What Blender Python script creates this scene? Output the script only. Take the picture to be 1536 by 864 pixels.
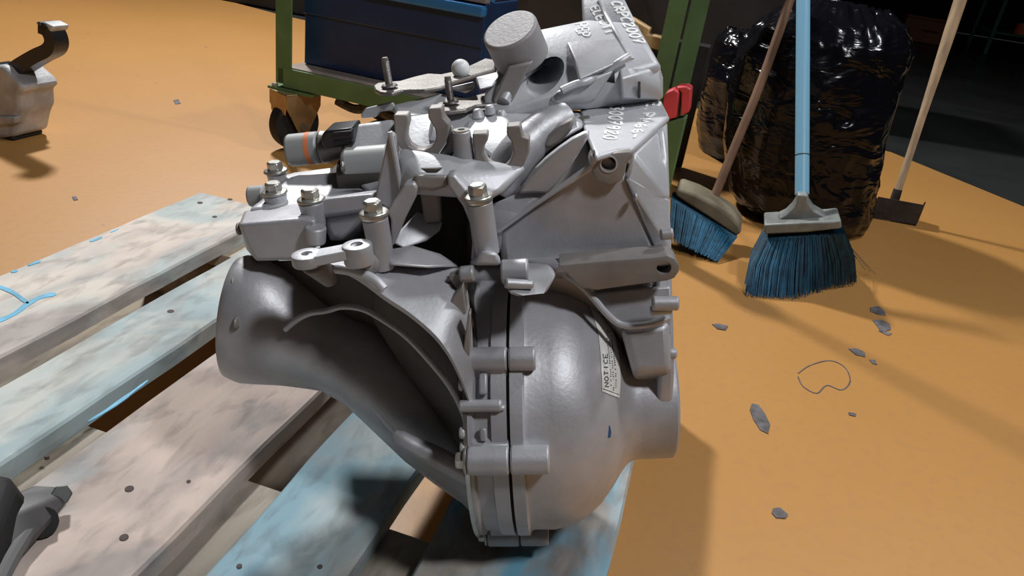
import bpy, bmesh, math, random
from mathutils import Vector, Matrix, noise
from mathutils.bvhtree import BVHTree
random.seed(7)
for o in list(bpy.data.objects): bpy.data.objects.remove(o)
scene = bpy.context.scene
COL = scene.collection

# ------------------------------------------------------------ camera
F = 1120.0
def V(*a): return Vector(a)
UPC = V(0.13457863, -0.8893892, -0.43689294)
YC = V(0.29005293, -0.38623445, 0.87560964)
XC = V(0.94750086, 0.24456042, -0.20599105)
RC = Matrix((XC, YC, UPC))               # camera (x right, y down, z forward) -> world
CAM = V(0, 0, 0.619)
cd = bpy.data.cameras.new('camera'); cam = bpy.data.objects.new('camera', cd); COL.objects.link(cam)
cd.sensor_width = 36; cd.lens = 36 * F / 1536; cd.clip_start = 0.01; cd.clip_end = 60
m = Matrix.Identity(4)
for i, a in enumerate((V(1, 0, 0), V(0, -1, 0), V(0, 0, -1))):
    w = RC @ a
    for r in range(3): m[r][i] = w[r]
for r in range(3): m[r][3] = CAM[r]
cam.matrix_world = m
scene.camera = cam

# ------------------------------------------------------------ world, lamps, exposure
wd = bpy.data.worlds.new('hall'); scene.world = wd; wd.use_nodes = True
wd.node_tree.nodes['Background'].inputs[0].default_value = (0.80, 0.86, 1.0, 1)
wd.node_tree.nodes['Background'].inputs[1].default_value = 0.05
def area(name, loc, target, power, sx, sy, col=(1, 1, 1)):
    l = bpy.data.lights.new(name, 'AREA'); l.shape = 'RECTANGLE'; l.size = sx; l.size_y = sy
    l.energy = power; l.color = col
    o = bpy.data.objects.new(name, l); COL.objects.link(o); o.location = loc
    o.rotation_euler = (Vector(target) - Vector(loc)).to_track_quat('-Z', 'Y').to_euler()
    return o
area('ceiling_lamp', (0.95, -0.1, 2.3), (-0.05, 0.6, 0.2), 25, 0.25, 0.25, (0.97, 0.98, 1.0))
area('ceiling_lamp', (-2.3, 3.2, 3.2), (-0.5, 1.0, 0.1), 165, 0.3, 0.3, (1.0, 0.99, 0.98))
area('ceiling_lamp', (1.3, 1.9, 3.1), (-0.1, 0.7, 0.2), 35, 0.25, 0.25, (0.96, 0.98, 1.0))
scene.view_settings.view_transform = 'Standard'; scene.view_settings.look = 'None'
scene.view_settings.exposure = 0.08; scene.view_settings.gamma = 1.0
scene.view_settings.use_curve_mapping = False

# ------------------------------------------------------------ pixel helpers (photo pixel -> real point)
def ray(px, py): return RC @ V((px - 768) / F, (py - 432) / F, 1)
def Z(px, py, z=0.0):
    d = ray(px, py); return CAM + d * ((z - CAM.z) / d.z)
def Yp(px, py, y):
    d = ray(px, py); return CAM + d * ((y - CAM.y) / d.y)
def proj(p):
    q = RC.transposed() @ (p - CAM); return 768 + F * q.x / q.z, 432 + F * q.y / q.z

# ------------------------------------------------------------ materials
def nodes(name):
    mt = bpy.data.materials.new(name); mt.use_nodes = True
    nt = mt.node_tree; return mt, nt, nt.nodes['Principled BSDF']
def mat(name, col, rough=0.5, metal=0.0, spec=0.5, var=0.0, scale=20, bump=0.0, col2=None, coord='Object', detail=6, coat=0, stretch=None):
    mt, nt, b = nodes(name)
    b.inputs['Roughness'].default_value = rough; b.inputs['Metallic'].default_value = metal
    b.inputs['Specular IOR Level'].default_value = spec
    b.inputs['Coat Weight'].default_value = coat
    b.inputs['Base Color'].default_value = (*col, 1)
    if var or bump or col2:
        tc = nt.nodes.new('ShaderNodeTexCoord'); n = nt.nodes.new('ShaderNodeTexNoise')
        mp = nt.nodes.new('ShaderNodeMapping')
        if stretch: mp.inputs['Scale'].default_value = stretch
        nt.links.new(tc.outputs[coord], mp.inputs[0]); nt.links.new(mp.outputs[0], n.inputs['Vector'])
        n.inputs['Scale'].default_value = scale; n.inputs['Detail'].default_value = detail
        if var or col2:
            r = nt.nodes.new('ShaderNodeValToRGB'); nt.links.new(n.outputs['Fac'], r.inputs[0])
            c2 = col2 or tuple(max(0, c * (1 - var)) for c in col)
            c1 = col if col2 else tuple(min(1, c * (1 + var)) for c in col)
            r.color_ramp.elements[0].position = 0.35; r.color_ramp.elements[1].position = 0.65
            r.color_ramp.elements[0].color = (*c2, 1); r.color_ramp.elements[1].color = (*c1, 1)
            nt.links.new(r.outputs[0], b.inputs['Base Color'])
        if bump:
            bp = nt.nodes.new('ShaderNodeBump'); bp.inputs['Strength'].default_value = bump
            bp.inputs['Distance'].default_value = 0.002
            n2 = nt.nodes.new('ShaderNodeTexNoise'); n2.inputs['Scale'].default_value = scale * 12
            n2.inputs['Detail'].default_value = 4
            nt.links.new(mp.outputs[0], n2.inputs['Vector'])
            nt.links.new(n2.outputs['Fac'], bp.inputs['Height']); nt.links.new(bp.outputs[0], b.inputs['Normal'])
    return mt
ALU = mat('cast_aluminium', (0.46, 0.46, 0.485), 0.46, 0.35, 0.5, 0.14, 26, 0.1)
ALUD = mat('shaded_aluminium', (0.30, 0.28, 0.27), 0.55, 0.3, 0.4, 0.2, 18, 0.1)  # same casting, darkened for front and recessed faces; shade put into the colour
ALUL = mat('lit_aluminium', (0.53, 0.54, 0.57), 0.48, 0.25, 0.5, 0.10, 25, 0.1)  # same casting, lightened mainly for upward faces; lamplight put into the colour
ALUK = mat('deep_shade_aluminium', (0.11, 0.10, 0.09), 0.6, 0.2, 0.4, 0.35, 12, 0.25)  # near-black aluminium for cores, slots and undersides, with their shade in the colour
STEEL = mat('bright_steel', (0.62, 0.62, 0.60), 0.28, 0.9, 0.5, 0.1, 40)
ZINC = mat('zinc_bolt', (0.50, 0.49, 0.45), 0.35, 0.75, 0.5, 0.2, 60)
GSTEEL = mat('grey_steel', (0.24, 0.225, 0.21), 0.45, 0.6, 0.5, 0.25, 30, 0.2)
WEIGHT = mat('painted_weight', (0.33, 0.32, 0.33), 0.55, 0.1, 0.4, 0.08, 30, 0.15)
BLKP = mat('black_plastic', (0.018, 0.019, 0.022), 0.35, 0, 0.5)
RUBBER = mat('black_rubber', (0.02, 0.02, 0.02), 0.7, 0, 0.3, 0.3, 20)
HOLE = mat('hole_dark', (0.02, 0.02, 0.02), 0.9)
GREYP = mat('grey_plastic', (0.34, 0.35, 0.35), 0.5, 0.1)
ORNG = mat('orange_dab', (0.75, 0.22, 0.08), 0.6)
WHITE = mat('white_marker', (0.97, 0.97, 0.97), 0.7, 0, 0.2)
PAPER = mat('label_paper', (0.78, 0.78, 0.75), 0.5)
INK = mat('label_ink', (0.06, 0.06, 0.06), 0.7)
BLUEINK = mat('blue_dab', (0.03, 0.09, 0.22), 0.6)
GREEN = mat('green_paint', (0.10, 0.19, 0.075), 0.5, 0, 0.4, 0.15, 12, 0.1)
BROWNR = mat('dusty_rail_top', (0.26, 0.21, 0.18), 0.7, 0, 0.3, 0.2, 15)
CASTER = mat('brassy_steel', (0.38, 0.26, 0.13), 0.4, 0.6, 0.5, 0.35, 15)
BLUE = mat('dark_blue_enamel', (0.012, 0.035, 0.10), 0.32, 0.1, 0.5, 0.2, 5)
BLUEL = mat('bright_blue_enamel', (0.03, 0.18, 0.45), 0.3, 0.1, 0.5)
GREYST = mat('grey_rubber_strip', (0.22, 0.20, 0.20), 0.6)
RED = mat('red_plastic', (0.62, 0.06, 0.07), 0.45, 0, 0.5, 0.15, 20)
REDD = mat('dark_red_seam', (0.06, 0.008, 0.008), 0.6)
HANDLE = mat('light_blue_plastic', (0.22, 0.50, 0.72), 0.4)
BRIST = mat('blue_bristle', (0.006, 0.055, 0.105), 0.6, 0, 0.4, 0.5, 60, 0, None, 'Object', 3, 0, (1, 1, 0.12))
BRIST2 = mat('lighter_blue_bristle', (0.012, 0.10, 0.185), 0.6, 0, 0.4, 0.4, 60)
GALV = mat('dull_tin', (0.24, 0.26, 0.25), 0.55, 0.4, 0.4, 0.3, 18, 0.2)
WOODH = mat('pale_wood', (0.46, 0.33, 0.21), 0.6, 0, 0.4, 0.2, 8, 0.1, None, 'Object', 6, 0, (8, 8, 1))
WOODB = mat('brown_wood', (0.20, 0.11, 0.065), 0.6, 0, 0.4, 0.3, 8, 0.1)
WOODG = mat('grimy_wood', (0.22, 0.19, 0.13), 0.7, 0, 0.3, 0.3, 12, 0.2)
RUSTD = mat('dark_iron', (0.055, 0.045, 0.042), 0.6, 0.4, 0.4, 0.3, 20, 0.2)
GREYC = mat('grey_casting', (0.42, 0.42, 0.43), 0.6, 0.2, 0.4, 0.25, 18, 0.4)
TAN = mat('tan_card', (0.45, 0.30, 0.15), 0.7, 0, 0.3, 0.5, 20)
RACKG = mat('dark_green_paint', (0.04, 0.14, 0.10), 0.5)
DARKBOX = mat('dark_grey_steel', (0.015, 0.015, 0.016), 0.5, 0, 0.4, 0.4, 6)

def bag_mat():
    mt, nt, b = nodes('black_polythene')
    b.inputs['Base Color'].default_value = (0.004, 0.004, 0.006, 1)
    b.inputs['Roughness'].default_value = 0.2; b.inputs['Specular IOR Level'].default_value = 0.28
    tc = nt.nodes.new('ShaderNodeTexCoord'); mp = nt.nodes.new('ShaderNodeMapping'); n = nt.nodes.new('ShaderNodeTexNoise')
    mp.inputs['Scale'].default_value = (1, 1, 2.6)
    n.inputs['Scale'].default_value = 6; n.inputs['Detail'].default_value = 3; n.inputs['Distortion'].default_value = 1.0
    bp = nt.nodes.new('ShaderNodeBump'); bp.inputs['Strength'].default_value = 0.6; bp.inputs['Distance'].default_value = 0.03
    nt.links.new(tc.outputs['Object'], mp.inputs[0]); nt.links.new(mp.outputs[0], n.inputs['Vector'])
    nt.links.new(n.outputs['Fac'], bp.inputs['Height']); nt.links.new(bp.outputs[0], b.inputs['Normal'])
    return mt
BAG = bag_mat()

def ramp(nt, fac, stops):
    r = nt.nodes.new('ShaderNodeValToRGB'); nt.links.new(fac, r.inputs[0])
    e = r.color_ramp.elements
    while len(e) < len(stops): e.new(0.5)
    for i, (p, c) in enumerate(stops): e[i].position = p; e[i].color = (*c, 1)
    return r.outputs[0]
def noise_node(nt, vec, scale, detail=5, dist=0):
    n = nt.nodes.new('ShaderNodeTexNoise'); n.inputs['Scale'].default_value = scale
    n.inputs['Detail'].default_value = detail; n.inputs['Distortion'].default_value = dist
    nt.links.new(vec, n.inputs['Vector']); return n.outputs['Fac']
def mapped(nt, scale=(1, 1, 1), loc=(0, 0, 0), coord='Object'):
    tc = nt.nodes.new('ShaderNodeTexCoord'); mp = nt.nodes.new('ShaderNodeMapping')
    mp.inputs['Scale'].default_value = scale; mp.inputs['Location'].default_value = loc
    nt.links.new(tc.outputs[coord], mp.inputs[0]); return mp.outputs[0]
def mix(nt, fac, a, b):
    x = nt.nodes.new('ShaderNodeMix'); x.data_type = 'RGBA'
    if isinstance(fac, float): x.inputs[0].default_value = fac
    else: nt.links.new(fac, x.inputs[0])
    for s, v in ((6, a), (7, b)):
        if isinstance(v, tuple): x.inputs[s].default_value = (*v, 1)
        else: nt.links.new(v, x.inputs[s])
    return x.outputs[2]
def wood_mat(name, base, base2, paint, amount, seed):
    """weathered board (grain along world Y) with worn paint left in patches"""
    mt, nt, b = nodes(name); b.inputs['Roughness'].default_value = 0.75; b.inputs['Specular IOR Level'].default_value = 0.25
    grain = noise_node(nt, mapped(nt, (60, 3, 60), (seed, seed * 2, 0)), 1.0, 8, 0.6)
    blot = noise_node(nt, mapped(nt, (1, 0.5, 1), (seed * 3, seed, 0)), 9, 5, 0.5)
    w = mix(nt, ramp(nt, grain, [(0.3, (0, 0, 0)), (0.7, (1, 1, 1))]), base2, base)
    w = mix(nt, ramp(nt, blot, [(0.42, (0, 0, 0)), (0.66, (0.8, 0.8, 0.8))]), w, tuple(c * 0.62 for c in base2))
    pt = noise_node(nt, mapped(nt, (1, 0.5, 1), (seed * 7, seed * 5, 0)), 11, 9, 0.9)
    fac = ramp(nt, pt, [(1 - amount - 0.07, (0, 0, 0)), (1 - amount + 0.07, (0.9, 0.9, 0.9))])
    w = mix(nt, fac, w, paint)
    lum = noise_node(nt, mapped(nt, (1, 0.6, 1), (seed * 11, seed * 2, 0)), 7, 10, 1.5)
    w = mix(nt, ramp(nt, lum, [(0.45, (0, 0, 0)), (0.62, (0.55, 0.55, 0.55))]), w, tuple(min(1, c * k) for c, k in zip(base, (1.35, 1.3, 1.2))))
    spk = noise_node(nt, mapped(nt, (1, 0.35, 1), (seed * 5, seed * 2, 0)), 55, 8, 0.4)
    w = mix(nt, ramp(nt, spk, [(0.50, (0, 0, 0)), (0.72, (0.6, 0.6, 0.6))]), w, tuple(c * 0.45 for c in base2))
    nt.links.new(w, b.inputs['Base Color'])
    bp = nt.nodes.new('ShaderNodeBump'); bp.inputs['Strength'].default_value = 0.35; bp.inputs['Distance'].default_value = 0.002
    nt.links.new(grain, bp.inputs['Height']); nt.links.new(bp.outputs[0], b.inputs['Normal'])
    return mt

def floor_mat():
    mt, nt, b = nodes('orange_floor_paint')
    v = mapped(nt)
    big = noise_node(nt, v, 1.3, 4); fine = noise_node(nt, v, 60, 6)
    c = ramp(nt, big, [(0.3, (0.44, 0.212, 0.050)), (0.7, (0.49, 0.242, 0.064))])
    c = mix(nt, ramp(nt, fine, [(0.5, (0, 0, 0)), (0.75, (0.35, 0.35, 0.35))]), c, (0.38, 0.19, 0.075))
    spk = noise_node(nt, v, 22, 3)
    c = mix(nt, ramp(nt, spk, [(0.735, (0, 0, 0)), (0.76, (0.6, 0.6, 0.6))]), c, (0.20, 0.13, 0.08))
    nt.links.new(c, b.inputs['Base Color'])
    b.inputs['Roughness'].default_value = 0.48; b.inputs['Specular IOR Level'].default_value = 0.9
    bp = nt.nodes.new('ShaderNodeBump'); bp.inputs['Strength'].default_value = 0.15; bp.inputs['Distance'].default_value = 0.002
    nt.links.new(fine, bp.inputs['Height']); nt.links.new(bp.outputs[0], b.inputs['Normal'])
    return mt

# ------------------------------------------------------------ object helpers
def link(name, me, mt, parent=None, smooth=None):
    o = bpy.data.objects.new(name, me); COL.objects.link(o)
    if mt: me.materials.append(mt)
    if parent: o.parent = parent
    if smooth is not None:
        for p in me.polygons: p.use_smooth = True
        me.set_sharp_from_angle(angle=math.radians(smooth))
    return o
def fin(name, bm, mt, parent=None, smooth=35, bevel=0, seg=2):
    bmesh.ops.recalc_face_normals(bm, faces=bm.faces)
    me = bpy.data.meshes.new(name); bm.to_mesh(me); bm.free()
    o = link(name, me, mt, parent, smooth)
    if bevel:
        md = o.modifiers.new('bevel', 'BEVEL'); md.width = bevel; md.segments = seg; md.limit_method = 'ANGLE'
        md.angle_limit = math.radians(25); md.harden_normals = False
    return o
def tag(o, label=None, cat=None, group=None, kind=None):
    for k, v in (('label', label), ('category', cat), ('group', group), ('kind', kind)):
        if v: o[k] = v
    return o
def empty(name, loc, mtx=None):
    o = bpy.data.objects.new(name, None); COL.objects.link(o); o.empty_display_size = 0.05
    if mtx is None: o.location = loc
    else: o.matrix_world = mtx
    return o
def a_box(bm, x0, x1, y0, y1, z0, z1):
    vs = [bm.verts.new((x, y, z)) for x in (x0, x1) for y in (y0, y1) for z in (z0, z1)]
    for f in ((0, 1, 3, 2), (4, 6, 7, 5), (0, 4, 5, 1), (2, 3, 7, 6), (0, 2, 6, 4), (1, 5, 7, 3)):
        bm.faces.new([vs[i] for i in f])
    return vs
def a_cyl(bm, p0, p1, r0, r1=None, n=24, cap=True, phase=0):
    p0 = Vector(p0); p1 = Vector(p1); r1 = r0 if r1 is None else r1
    ax = (p1 - p0).normalized(); u = ax.orthogonal().normalized(); v = ax.cross(u)
    A, B = [], []
    for i in range(n):
        a = 2 * math.pi * i / n + phase; d = u * math.cos(a) + v * math.sin(a)
        A.append(bm.verts.new(p0 + d * r0)); B.append(bm.verts.new(p1 + d * r1))
    for i in range(n):
        bm.faces.new((A[i], A[(i + 1) % n], B[(i + 1) % n], B[i]))
    if cap: bm.faces.new(A[::-1]); bm.faces.new(B)
def a_lathe(bm, c, ax, prof, n=48):
    """prof: list of (distance along axis, radius); closed ends when radius 0"""
    c = Vector(c); ax = Vector(ax).normalized(); u = ax.orthogonal().normalized(); v = ax.cross(u)
    rings = []
    for t, r in prof:
        if r < 1e-6: rings.append([bm.verts.new(c + ax * t)]); continue
        rings.append([bm.verts.new(c + ax * t + (u * math.cos(2 * math.pi * i / n) + v * math.sin(2 * math.pi * i / n)) * r) for i in range(n)])
    for a, b in zip(rings, rings[1:]):
        for i in range(n):
            j = (i + 1) % n
            if len(a) == 1: bm.faces.new((a[0], b[i], b[j]))
            elif len(b) == 1: bm.faces.new((a[i], a[j], b[0]))
            else: bm.faces.new((a[i], a[j], b[j], b[i]))
def a_tube(bm, pts, rad, n=10, cap=True):
    pts = [Vector(p) for p in pts]; rads = rad if isinstance(rad, (list, tuple)) else [rad] * len(pts)
    prev = None; rings = []
    for i, p in enumerate(pts):
        t = (pts[min(i + 1, len(pts) - 1)] - pts[max(i - 1, 0)]).normalized()
        u = t.orthogonal().normalized() if prev is None else (prev - t * prev.dot(t)).normalized()
        prev = u; v = t.cross(u)
        rings.append([bm.verts.new(p + (u * math.cos(2 * math.pi * k / n) + v * math.sin(2 * math.pi * k / n)) * rads[i]) for k in range(n)])
    for a, b in zip(rings, rings[1:]):
        for k in range(n): bm.faces.new((a[k], a[(k + 1) % n], b[(k + 1) % n], b[k]))
    if cap: bm.faces.new(rings[0][::-1]); bm.faces.new(rings[-1])
def a_prism(bm, pts, off):
    off = Vector(off); A = [bm.verts.new(p) for p in pts]; B = [bm.verts.new(Vector(p) + off) for p in pts]
    bm.faces.new(A); bm.faces.new(B[::-1]); n = len(A)
    for i in range(n): bm.faces.new((A[i], B[i], B[(i + 1) % n], A[(i + 1) % n]))
def a_hull(bm, pts):
    t = bmesh.new()
    for p in pts: t.verts.new(p)
    bmesh.ops.convex_hull(t, input=t.verts[:])
    bmesh.ops.delete(t, geom=[v for v in t.verts if not v.link_faces], context='VERTS')
    bmesh.ops.dissolve_limit(t, angle_limit=0.02, verts=t.verts[:], edges=t.edges[:])
    me = bpy.data.meshes.new('t'); t.to_mesh(me); t.free(); bm.from_mesh(me); bpy.data.meshes.remove(me)
def catmull(pts, k=6):
    pts = [Vector(p) for p in pts]; out = []
    P = [pts[0]] + pts + [pts[-1]]
    for i in range(1, len(P) - 2):
        a, b, c, d = P[i - 1:i + 3]
        for j in range(k):
            t = j / k
            out.append(0.5 * ((2 * b) + (c - a) * t + (2 * a - 5 * b + 4 * c - d) * t * t + (3 * b - a - 3 * c + d) * t ** 3))
    out.append(pts[-1]); return out
def carve(o, cutters):
    """cut pockets and holes for real, then bake the mesh"""
    dg0 = []
    for bm in cutters:
        bmesh.ops.recalc_face_normals(bm, faces=bm.faces)
        me = bpy.data.meshes.new('cut'); bm.to_mesh(me); bm.free()
        c = bpy.data.objects.new('cut', me); COL.objects.link(c); c.matrix_world = o.matrix_world if not o.parent else o.parent.matrix_world @ o.matrix_local
        c.parent = o.parent; c.matrix_parent_inverse = Matrix.Identity(4); c.matrix_basis = Matrix.Identity(4)
        md = o.modifiers.new('cut', 'BOOLEAN'); md.object = c; md.operation = 'DIFFERENCE'; md.solver = 'EXACT'
        dg0.append(c)
    bpy.context.view_layer.update()
    dg = bpy.context.evaluated_depsgraph_get()
    me = bpy.data.meshes.new_from_object(o.evaluated_get(dg), depsgraph=dg)
    o.modifiers.clear(); old = o.data; o.data = me
    for c in dg0: bpy.data.objects.remove(c)
    for p in me.polygons: p.use_smooth = True
    me.set_sharp_from_angle(angle=math.radians(35))
    return o

# ============================================================ SETTING
fl = bmesh.new()
# orange paint ends on a straight line; beyond it the floor is bare dark concrete
LA = Z(420, 22); LB = Z(1336, 228); LC = Z(1536, 310)
edge = [Z(-400, -8), Z(240, 3), Z(420, 22), LB, LC]
dirr = (LC - LB).normalized(); LD = LC + dirr * 2.5
pts = [V(-9, -2.5, 0), V(4.5, -2.5, 0), V(4.5, LD.y - 1.0, 0), LD, LC, LB, LA + (LB - LA) * 0.02, LA, V(-2.893, 3.9, 0), V(-9, 5.2, 0)]
f_o = bmesh.new(); f_o.faces.new([f_o.verts.new(p) for p in pts])
bmesh.ops.recalc_face_normals(f_o, faces=f_o.faces)
floor = fin('floor', f_o, floor_mat(), smooth=None); tag(floor, kind='structure')
def dark_floor_mat():
    mt, nt, b = nodes('dark_concrete'); v = mapped(nt)
    n = noise_node(nt, v, 2.0, 6)
    nt.links.new(ramp(nt, n, [(0.3, (0.026, 0.027, 0.027)), (0.7, (0.048, 0.050, 0.050))]), b.inputs['Base Color'])
    b.inputs['Roughness'].default_value = 0.3; b.inputs['Specular IOR Level'].default_value = 0.3
    return mt
f_d = bmesh.new(); a_box(f_d, -12, 9, -4, 14, -0.05, -0.004)
fd = fin('floor', f_d, dark_floor_mat(), smooth=None); tag(fd, kind='structure')
for (nm, b) in (('wall_back', (-12, 9, 14, 14.2, 0, 4.5)), ('wall_left', (-12.2, -12, -4, 14, 0, 4.5)), ('wall_right', (9, 9.2, -4, 14, 0, 4.5)), ('wall_front', (-12, 9, -4.2, -4, 0, 4.5)), ('ceiling', (-12, 9, -4, 14, 4.5, 4.6))):
    bm = bmesh.new(); a_box(bm, *b)
    tag(fin(nm, bm, mat(nm + '_paint', (0.035, 0.037, 0.04), 0.8, 0, 0.2, 0.2, 3), smooth=None), kind='structure')

# worn flecks where the orange paint has come off
BARE = mat('bare_concrete', (0.13, 0.12, 0.125), 0.8, 0, 0.3, 0.4, 40)
def fleck(pxs, name='bare_patch'):
    bm = bmesh.new(); a_prism(bm, [Z(x, y, 0.0015) for x, y in pxs], (0, 0, -0.003))
    fin(name, bm, BARE, floor, smooth=None)
fleck([(1068, 486), (1078, 485), (1092, 489), (1088, 495), (1076, 493)])
fleck([(1305, 461), (1318, 459), (1327, 466), (1329, 473), (1316, 471), (1306, 467)])
fleck([(1309, 480), (1322, 479), (1335, 486), (1336, 494), (1322, 498), (1316, 489)])
fleck([(1318, 496), (1328, 497), (1338, 500), (1332, 503)])
fleck([(1273, 523), (1284, 522), (1297, 528), (1298, 535), (1284, 532)])
fleck([(1304, 539), (1313, 540), (1316, 547), (1309, 545)])
fleck([(1128, 605), (1138, 607), (1148, 621), (1155, 636), (1152, 650), (1140, 644), (1130, 628), (1125, 614)])
fleck([(1160, 762), (1170, 761), (1182, 771), (1178, 777), (1164, 776), (1158, 769)])
fleck([(1273, 618), (1284, 620), (1283, 624), (1274, 622)])
fleck([(260, 150), (268, 149), (271, 155), (263, 156)])
fleck([(108, 295), (114, 294), (117, 299), (111, 300)])
# hair-thin scratched outline
sc = bmesh.new()
a_tube(sc, catmull([Z(x, y, 0.0004) for x, y in ((1197, 560), (1215, 548), (1245, 541), (1268, 552), (1275, 572), (1262, 585), (1240, 578), (1225, 590), (1205, 580), (1197, 565))], 4), 0.0011, 5)
fin('scratch', sc, BARE, floor, smooth=60)

# ============================================================ PALLET
PX0, PX1, PY0, PY1, ZT = -0.795, 0.005, -0.192, 1.008, 0.144
pal = empty('wooden_pallet', ((PX0 + PX1) / 2, (PY0 + PY1) / 2, 0))
tag(pal, 'weathered wooden pallet with worn blue paint under the gearbox', 'pallet')
OFFP = -Vector(pal.location)
def pfin(name, bm, mt, parent=pal, **k):
    bmesh.ops.translate(bm, vec=OFFP, verts=bm.verts)
    return fin(name, bm, mt, parent, **k)
GW, GW2 = (0.40, 0.36, 0.33), (0.31, 0.285, 0.27)
GRN = (0.28, 0.34, 0.33)
WM = [wood_mat('weathered_plank_a', (0.62, 0.55, 0.50), (0.46, 0.42, 0.40), (0.44, 0.50, 0.49), 0.46, 1.3),
      wood_mat('weathered_plank_b', (0.52, 0.52, 0.49), (0.38, 0.41, 0.41), (0.36, 0.45, 0.47), 0.54, 2.7),
      wood_mat('weathered_plank_c', (0.64, 0.53, 0.48), (0.47, 0.41, 0.385), (0.33, 0.43, 0.46), 0.36, 4.1),
      wood_mat('weathered_plank_d', (0.42, 0.45, 0.45), (0.29, 0.33, 0.36), (0.25, 0.42, 0.50), 0.52, 6.6),
      wood_mat('weathered_plank_e', (0.40, 0.37, 0.34), (0.28, 0.27, 0.255), (0.13, 0.36, 0.50), 0.49, 8.2)]
WB = wood_mat('rough_bearer_wood', (0.42, 0.37, 0.30), (0.28, 0.25, 0.21), (0.30, 0.36, 0.34), 0.25, 11.0)
planks = [(-0.795, -0.647), (-0.553 - 0.0, -0.513), (-0.471, -0.332), (-0.286, -0.188), (-0.144, 0.005)]
planks[1] = (-0.606, -0.5127)
deck = []
def plank_mesh(x0, x1, y0, y1, z0, z1, seed, w=0.0025):
    bm = bmesh.new(); n = 26; r = random.Random(seed); c = 0.0025
    def e(i, s): return noise.noise(V(seed * 3.1 + s, i * 0.45, 0)) * w
    rings = []
    for i in range(n + 1):
        y = y0 + (y1 - y0) * i / n; a = x0 + e(i, 0); b = x1 + e(i, 9); dz = noise.noise(V(seed, i * 0.3, 5)) * 0.0007
        co = [(a, z0), (b, z0), (b, z1 - c), (b - c, z1 + dz), (a + c, z1 + dz), (a, z1 - c)]
        rings.append([bm.verts.new((p, y + (0.003 * noise.noise(V(p * 40, seed, 2)) if i in (0, n) else 0), q)) for p, q in co])
    for A, B in zip(rings, rings[1:]):
        for k in range(6): bm.faces.new((A[k], A[(k + 1) % 6], B[(k + 1) % 6], B[k]))
    bm.faces.new(rings[0][::-1]); bm.faces.new(rings[-1]); return bm
for i, (x0, x1) in enumerate(planks):
    deck.append(pfin('deck_plank', plank_mesh(x0, x1, PY0, PY1, ZT - 0.022, ZT, i + 1), WM[i], smooth=25))
for y0, y1 in ((PY0, PY0 + 0.145), (0.336, 0.47), (PY1 - 0.145, PY1 - 0.002)):
    bm = bmesh.new(); a_box(bm, PX0 + 0.003, PX1 - 0.003, y0, y1, ZT - 0.044, ZT - 0.0225); pfin('cross_board', bm, WB, bevel=0.0015, smooth=None)
    for x0, x1 in ((PX0 + 0.004, PX0 + 0.104), (-0.4675, -0.3225), (PX1 - 0.104, PX1 - 0.004)):
        bm = bmesh.new(); a_box(bm, x0, x1, y0 + 0.002, y1 - 0.002, 0.0225, ZT - 0.0445); pfin('block', bm, WB, bevel=0.0015, smooth=None)
for x0, x1 in ((PX0 + 0.004, PX0 + 0.104), (-0.4675, -0.3225), (PX1 - 0.104, PX1 - 0.004)):
    bm = bmesh.new(); a_box(bm, x0, x1, PY0 + 0.002, PY1 - 0.004, 0.0005, 0.022); pfin('bottom_board', bm, WB, bevel=0.0015, smooth=None)
KNOT = mat('dark_nail_hole', (0.10, 0.08, 0.075), 0.9)
for x, y, r in ((194, 733, 6), (186, 806, 6), (365 - 6, 849, 4), (480, 850, 4), (300, 304, 4), (345, 299, 3.5), (322, 325, 3.5), (256, 467, 5), (70, 684, 3), (283, 722, 3)):
    p = Z(x, y, ZT + 0.0004); bm = bmesh.new(); rr = r / F * (p - CAM).length
    a_cyl(bm, p - V(0, 0, .003), p + V(0, 0, 0.0004), rr, rr * 0.9, 14); pfin('nail_hole', bm, KNOT)
STROKE = mat('light_blue_paint', (0.16, 0.46, 0.66), 0.6, 0, 0.4, 0.25, 30)
def stroke(pxs, w, pl=0):
    P = catmull([Z(x, y, ZT + 0.0007) for x, y in pxs], 5); bm = bmesh.new(); L, R = [], []
    for i, p in enumerate(P):
        t = (P[min(i + 1, len(P) - 1)] - P[max(0, i - 1)]).normalized(); nrm = V(-t.y, t.x, 0)
        ww = w * (0.8 + 0.5 * noise.noise(p * 60)) * min(1, 0.35 + min(i, len(P) - 1 - i) * 0.35)
        L.append(bm.verts.new(p + nrm * ww)); R.append(bm.verts.new(p - nrm * ww))
    for i in range(len(P) - 1): bm.faces.new((L[i], R[i], R[i + 1], L[i + 1]))
    g = bmesh.ops.extrude_face_region(bm, geom=bm.faces[:])
    bmesh.ops.translate(bm, vec=(0, 0, -0.0012), verts=[v for v in g['geom'] if isinstance(v, bmesh.types.BMVert)])
    pfin('paint_mark', bm, STROKE, smooth=None)
stroke([(-20, 425), (5, 432), (22, 440), (42, 455)], 0.004)
stroke([(-20, 487), (5, 478), (25, 468), (42, 455), (62, 445), (84, 440)], 0.005)
stroke([(135, 362), (146, 358), (153, 355)], 0.003); stroke([(42, 398), (52, 394), (60, 391)], 0.003)
stroke([(17, 408), (26, 405)], 0.004); stroke([(166, 348), (178, 343)], 0.002)
stroke([(132, 632), (160, 615), (190, 594), (222, 570)], 0.0022)

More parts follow.
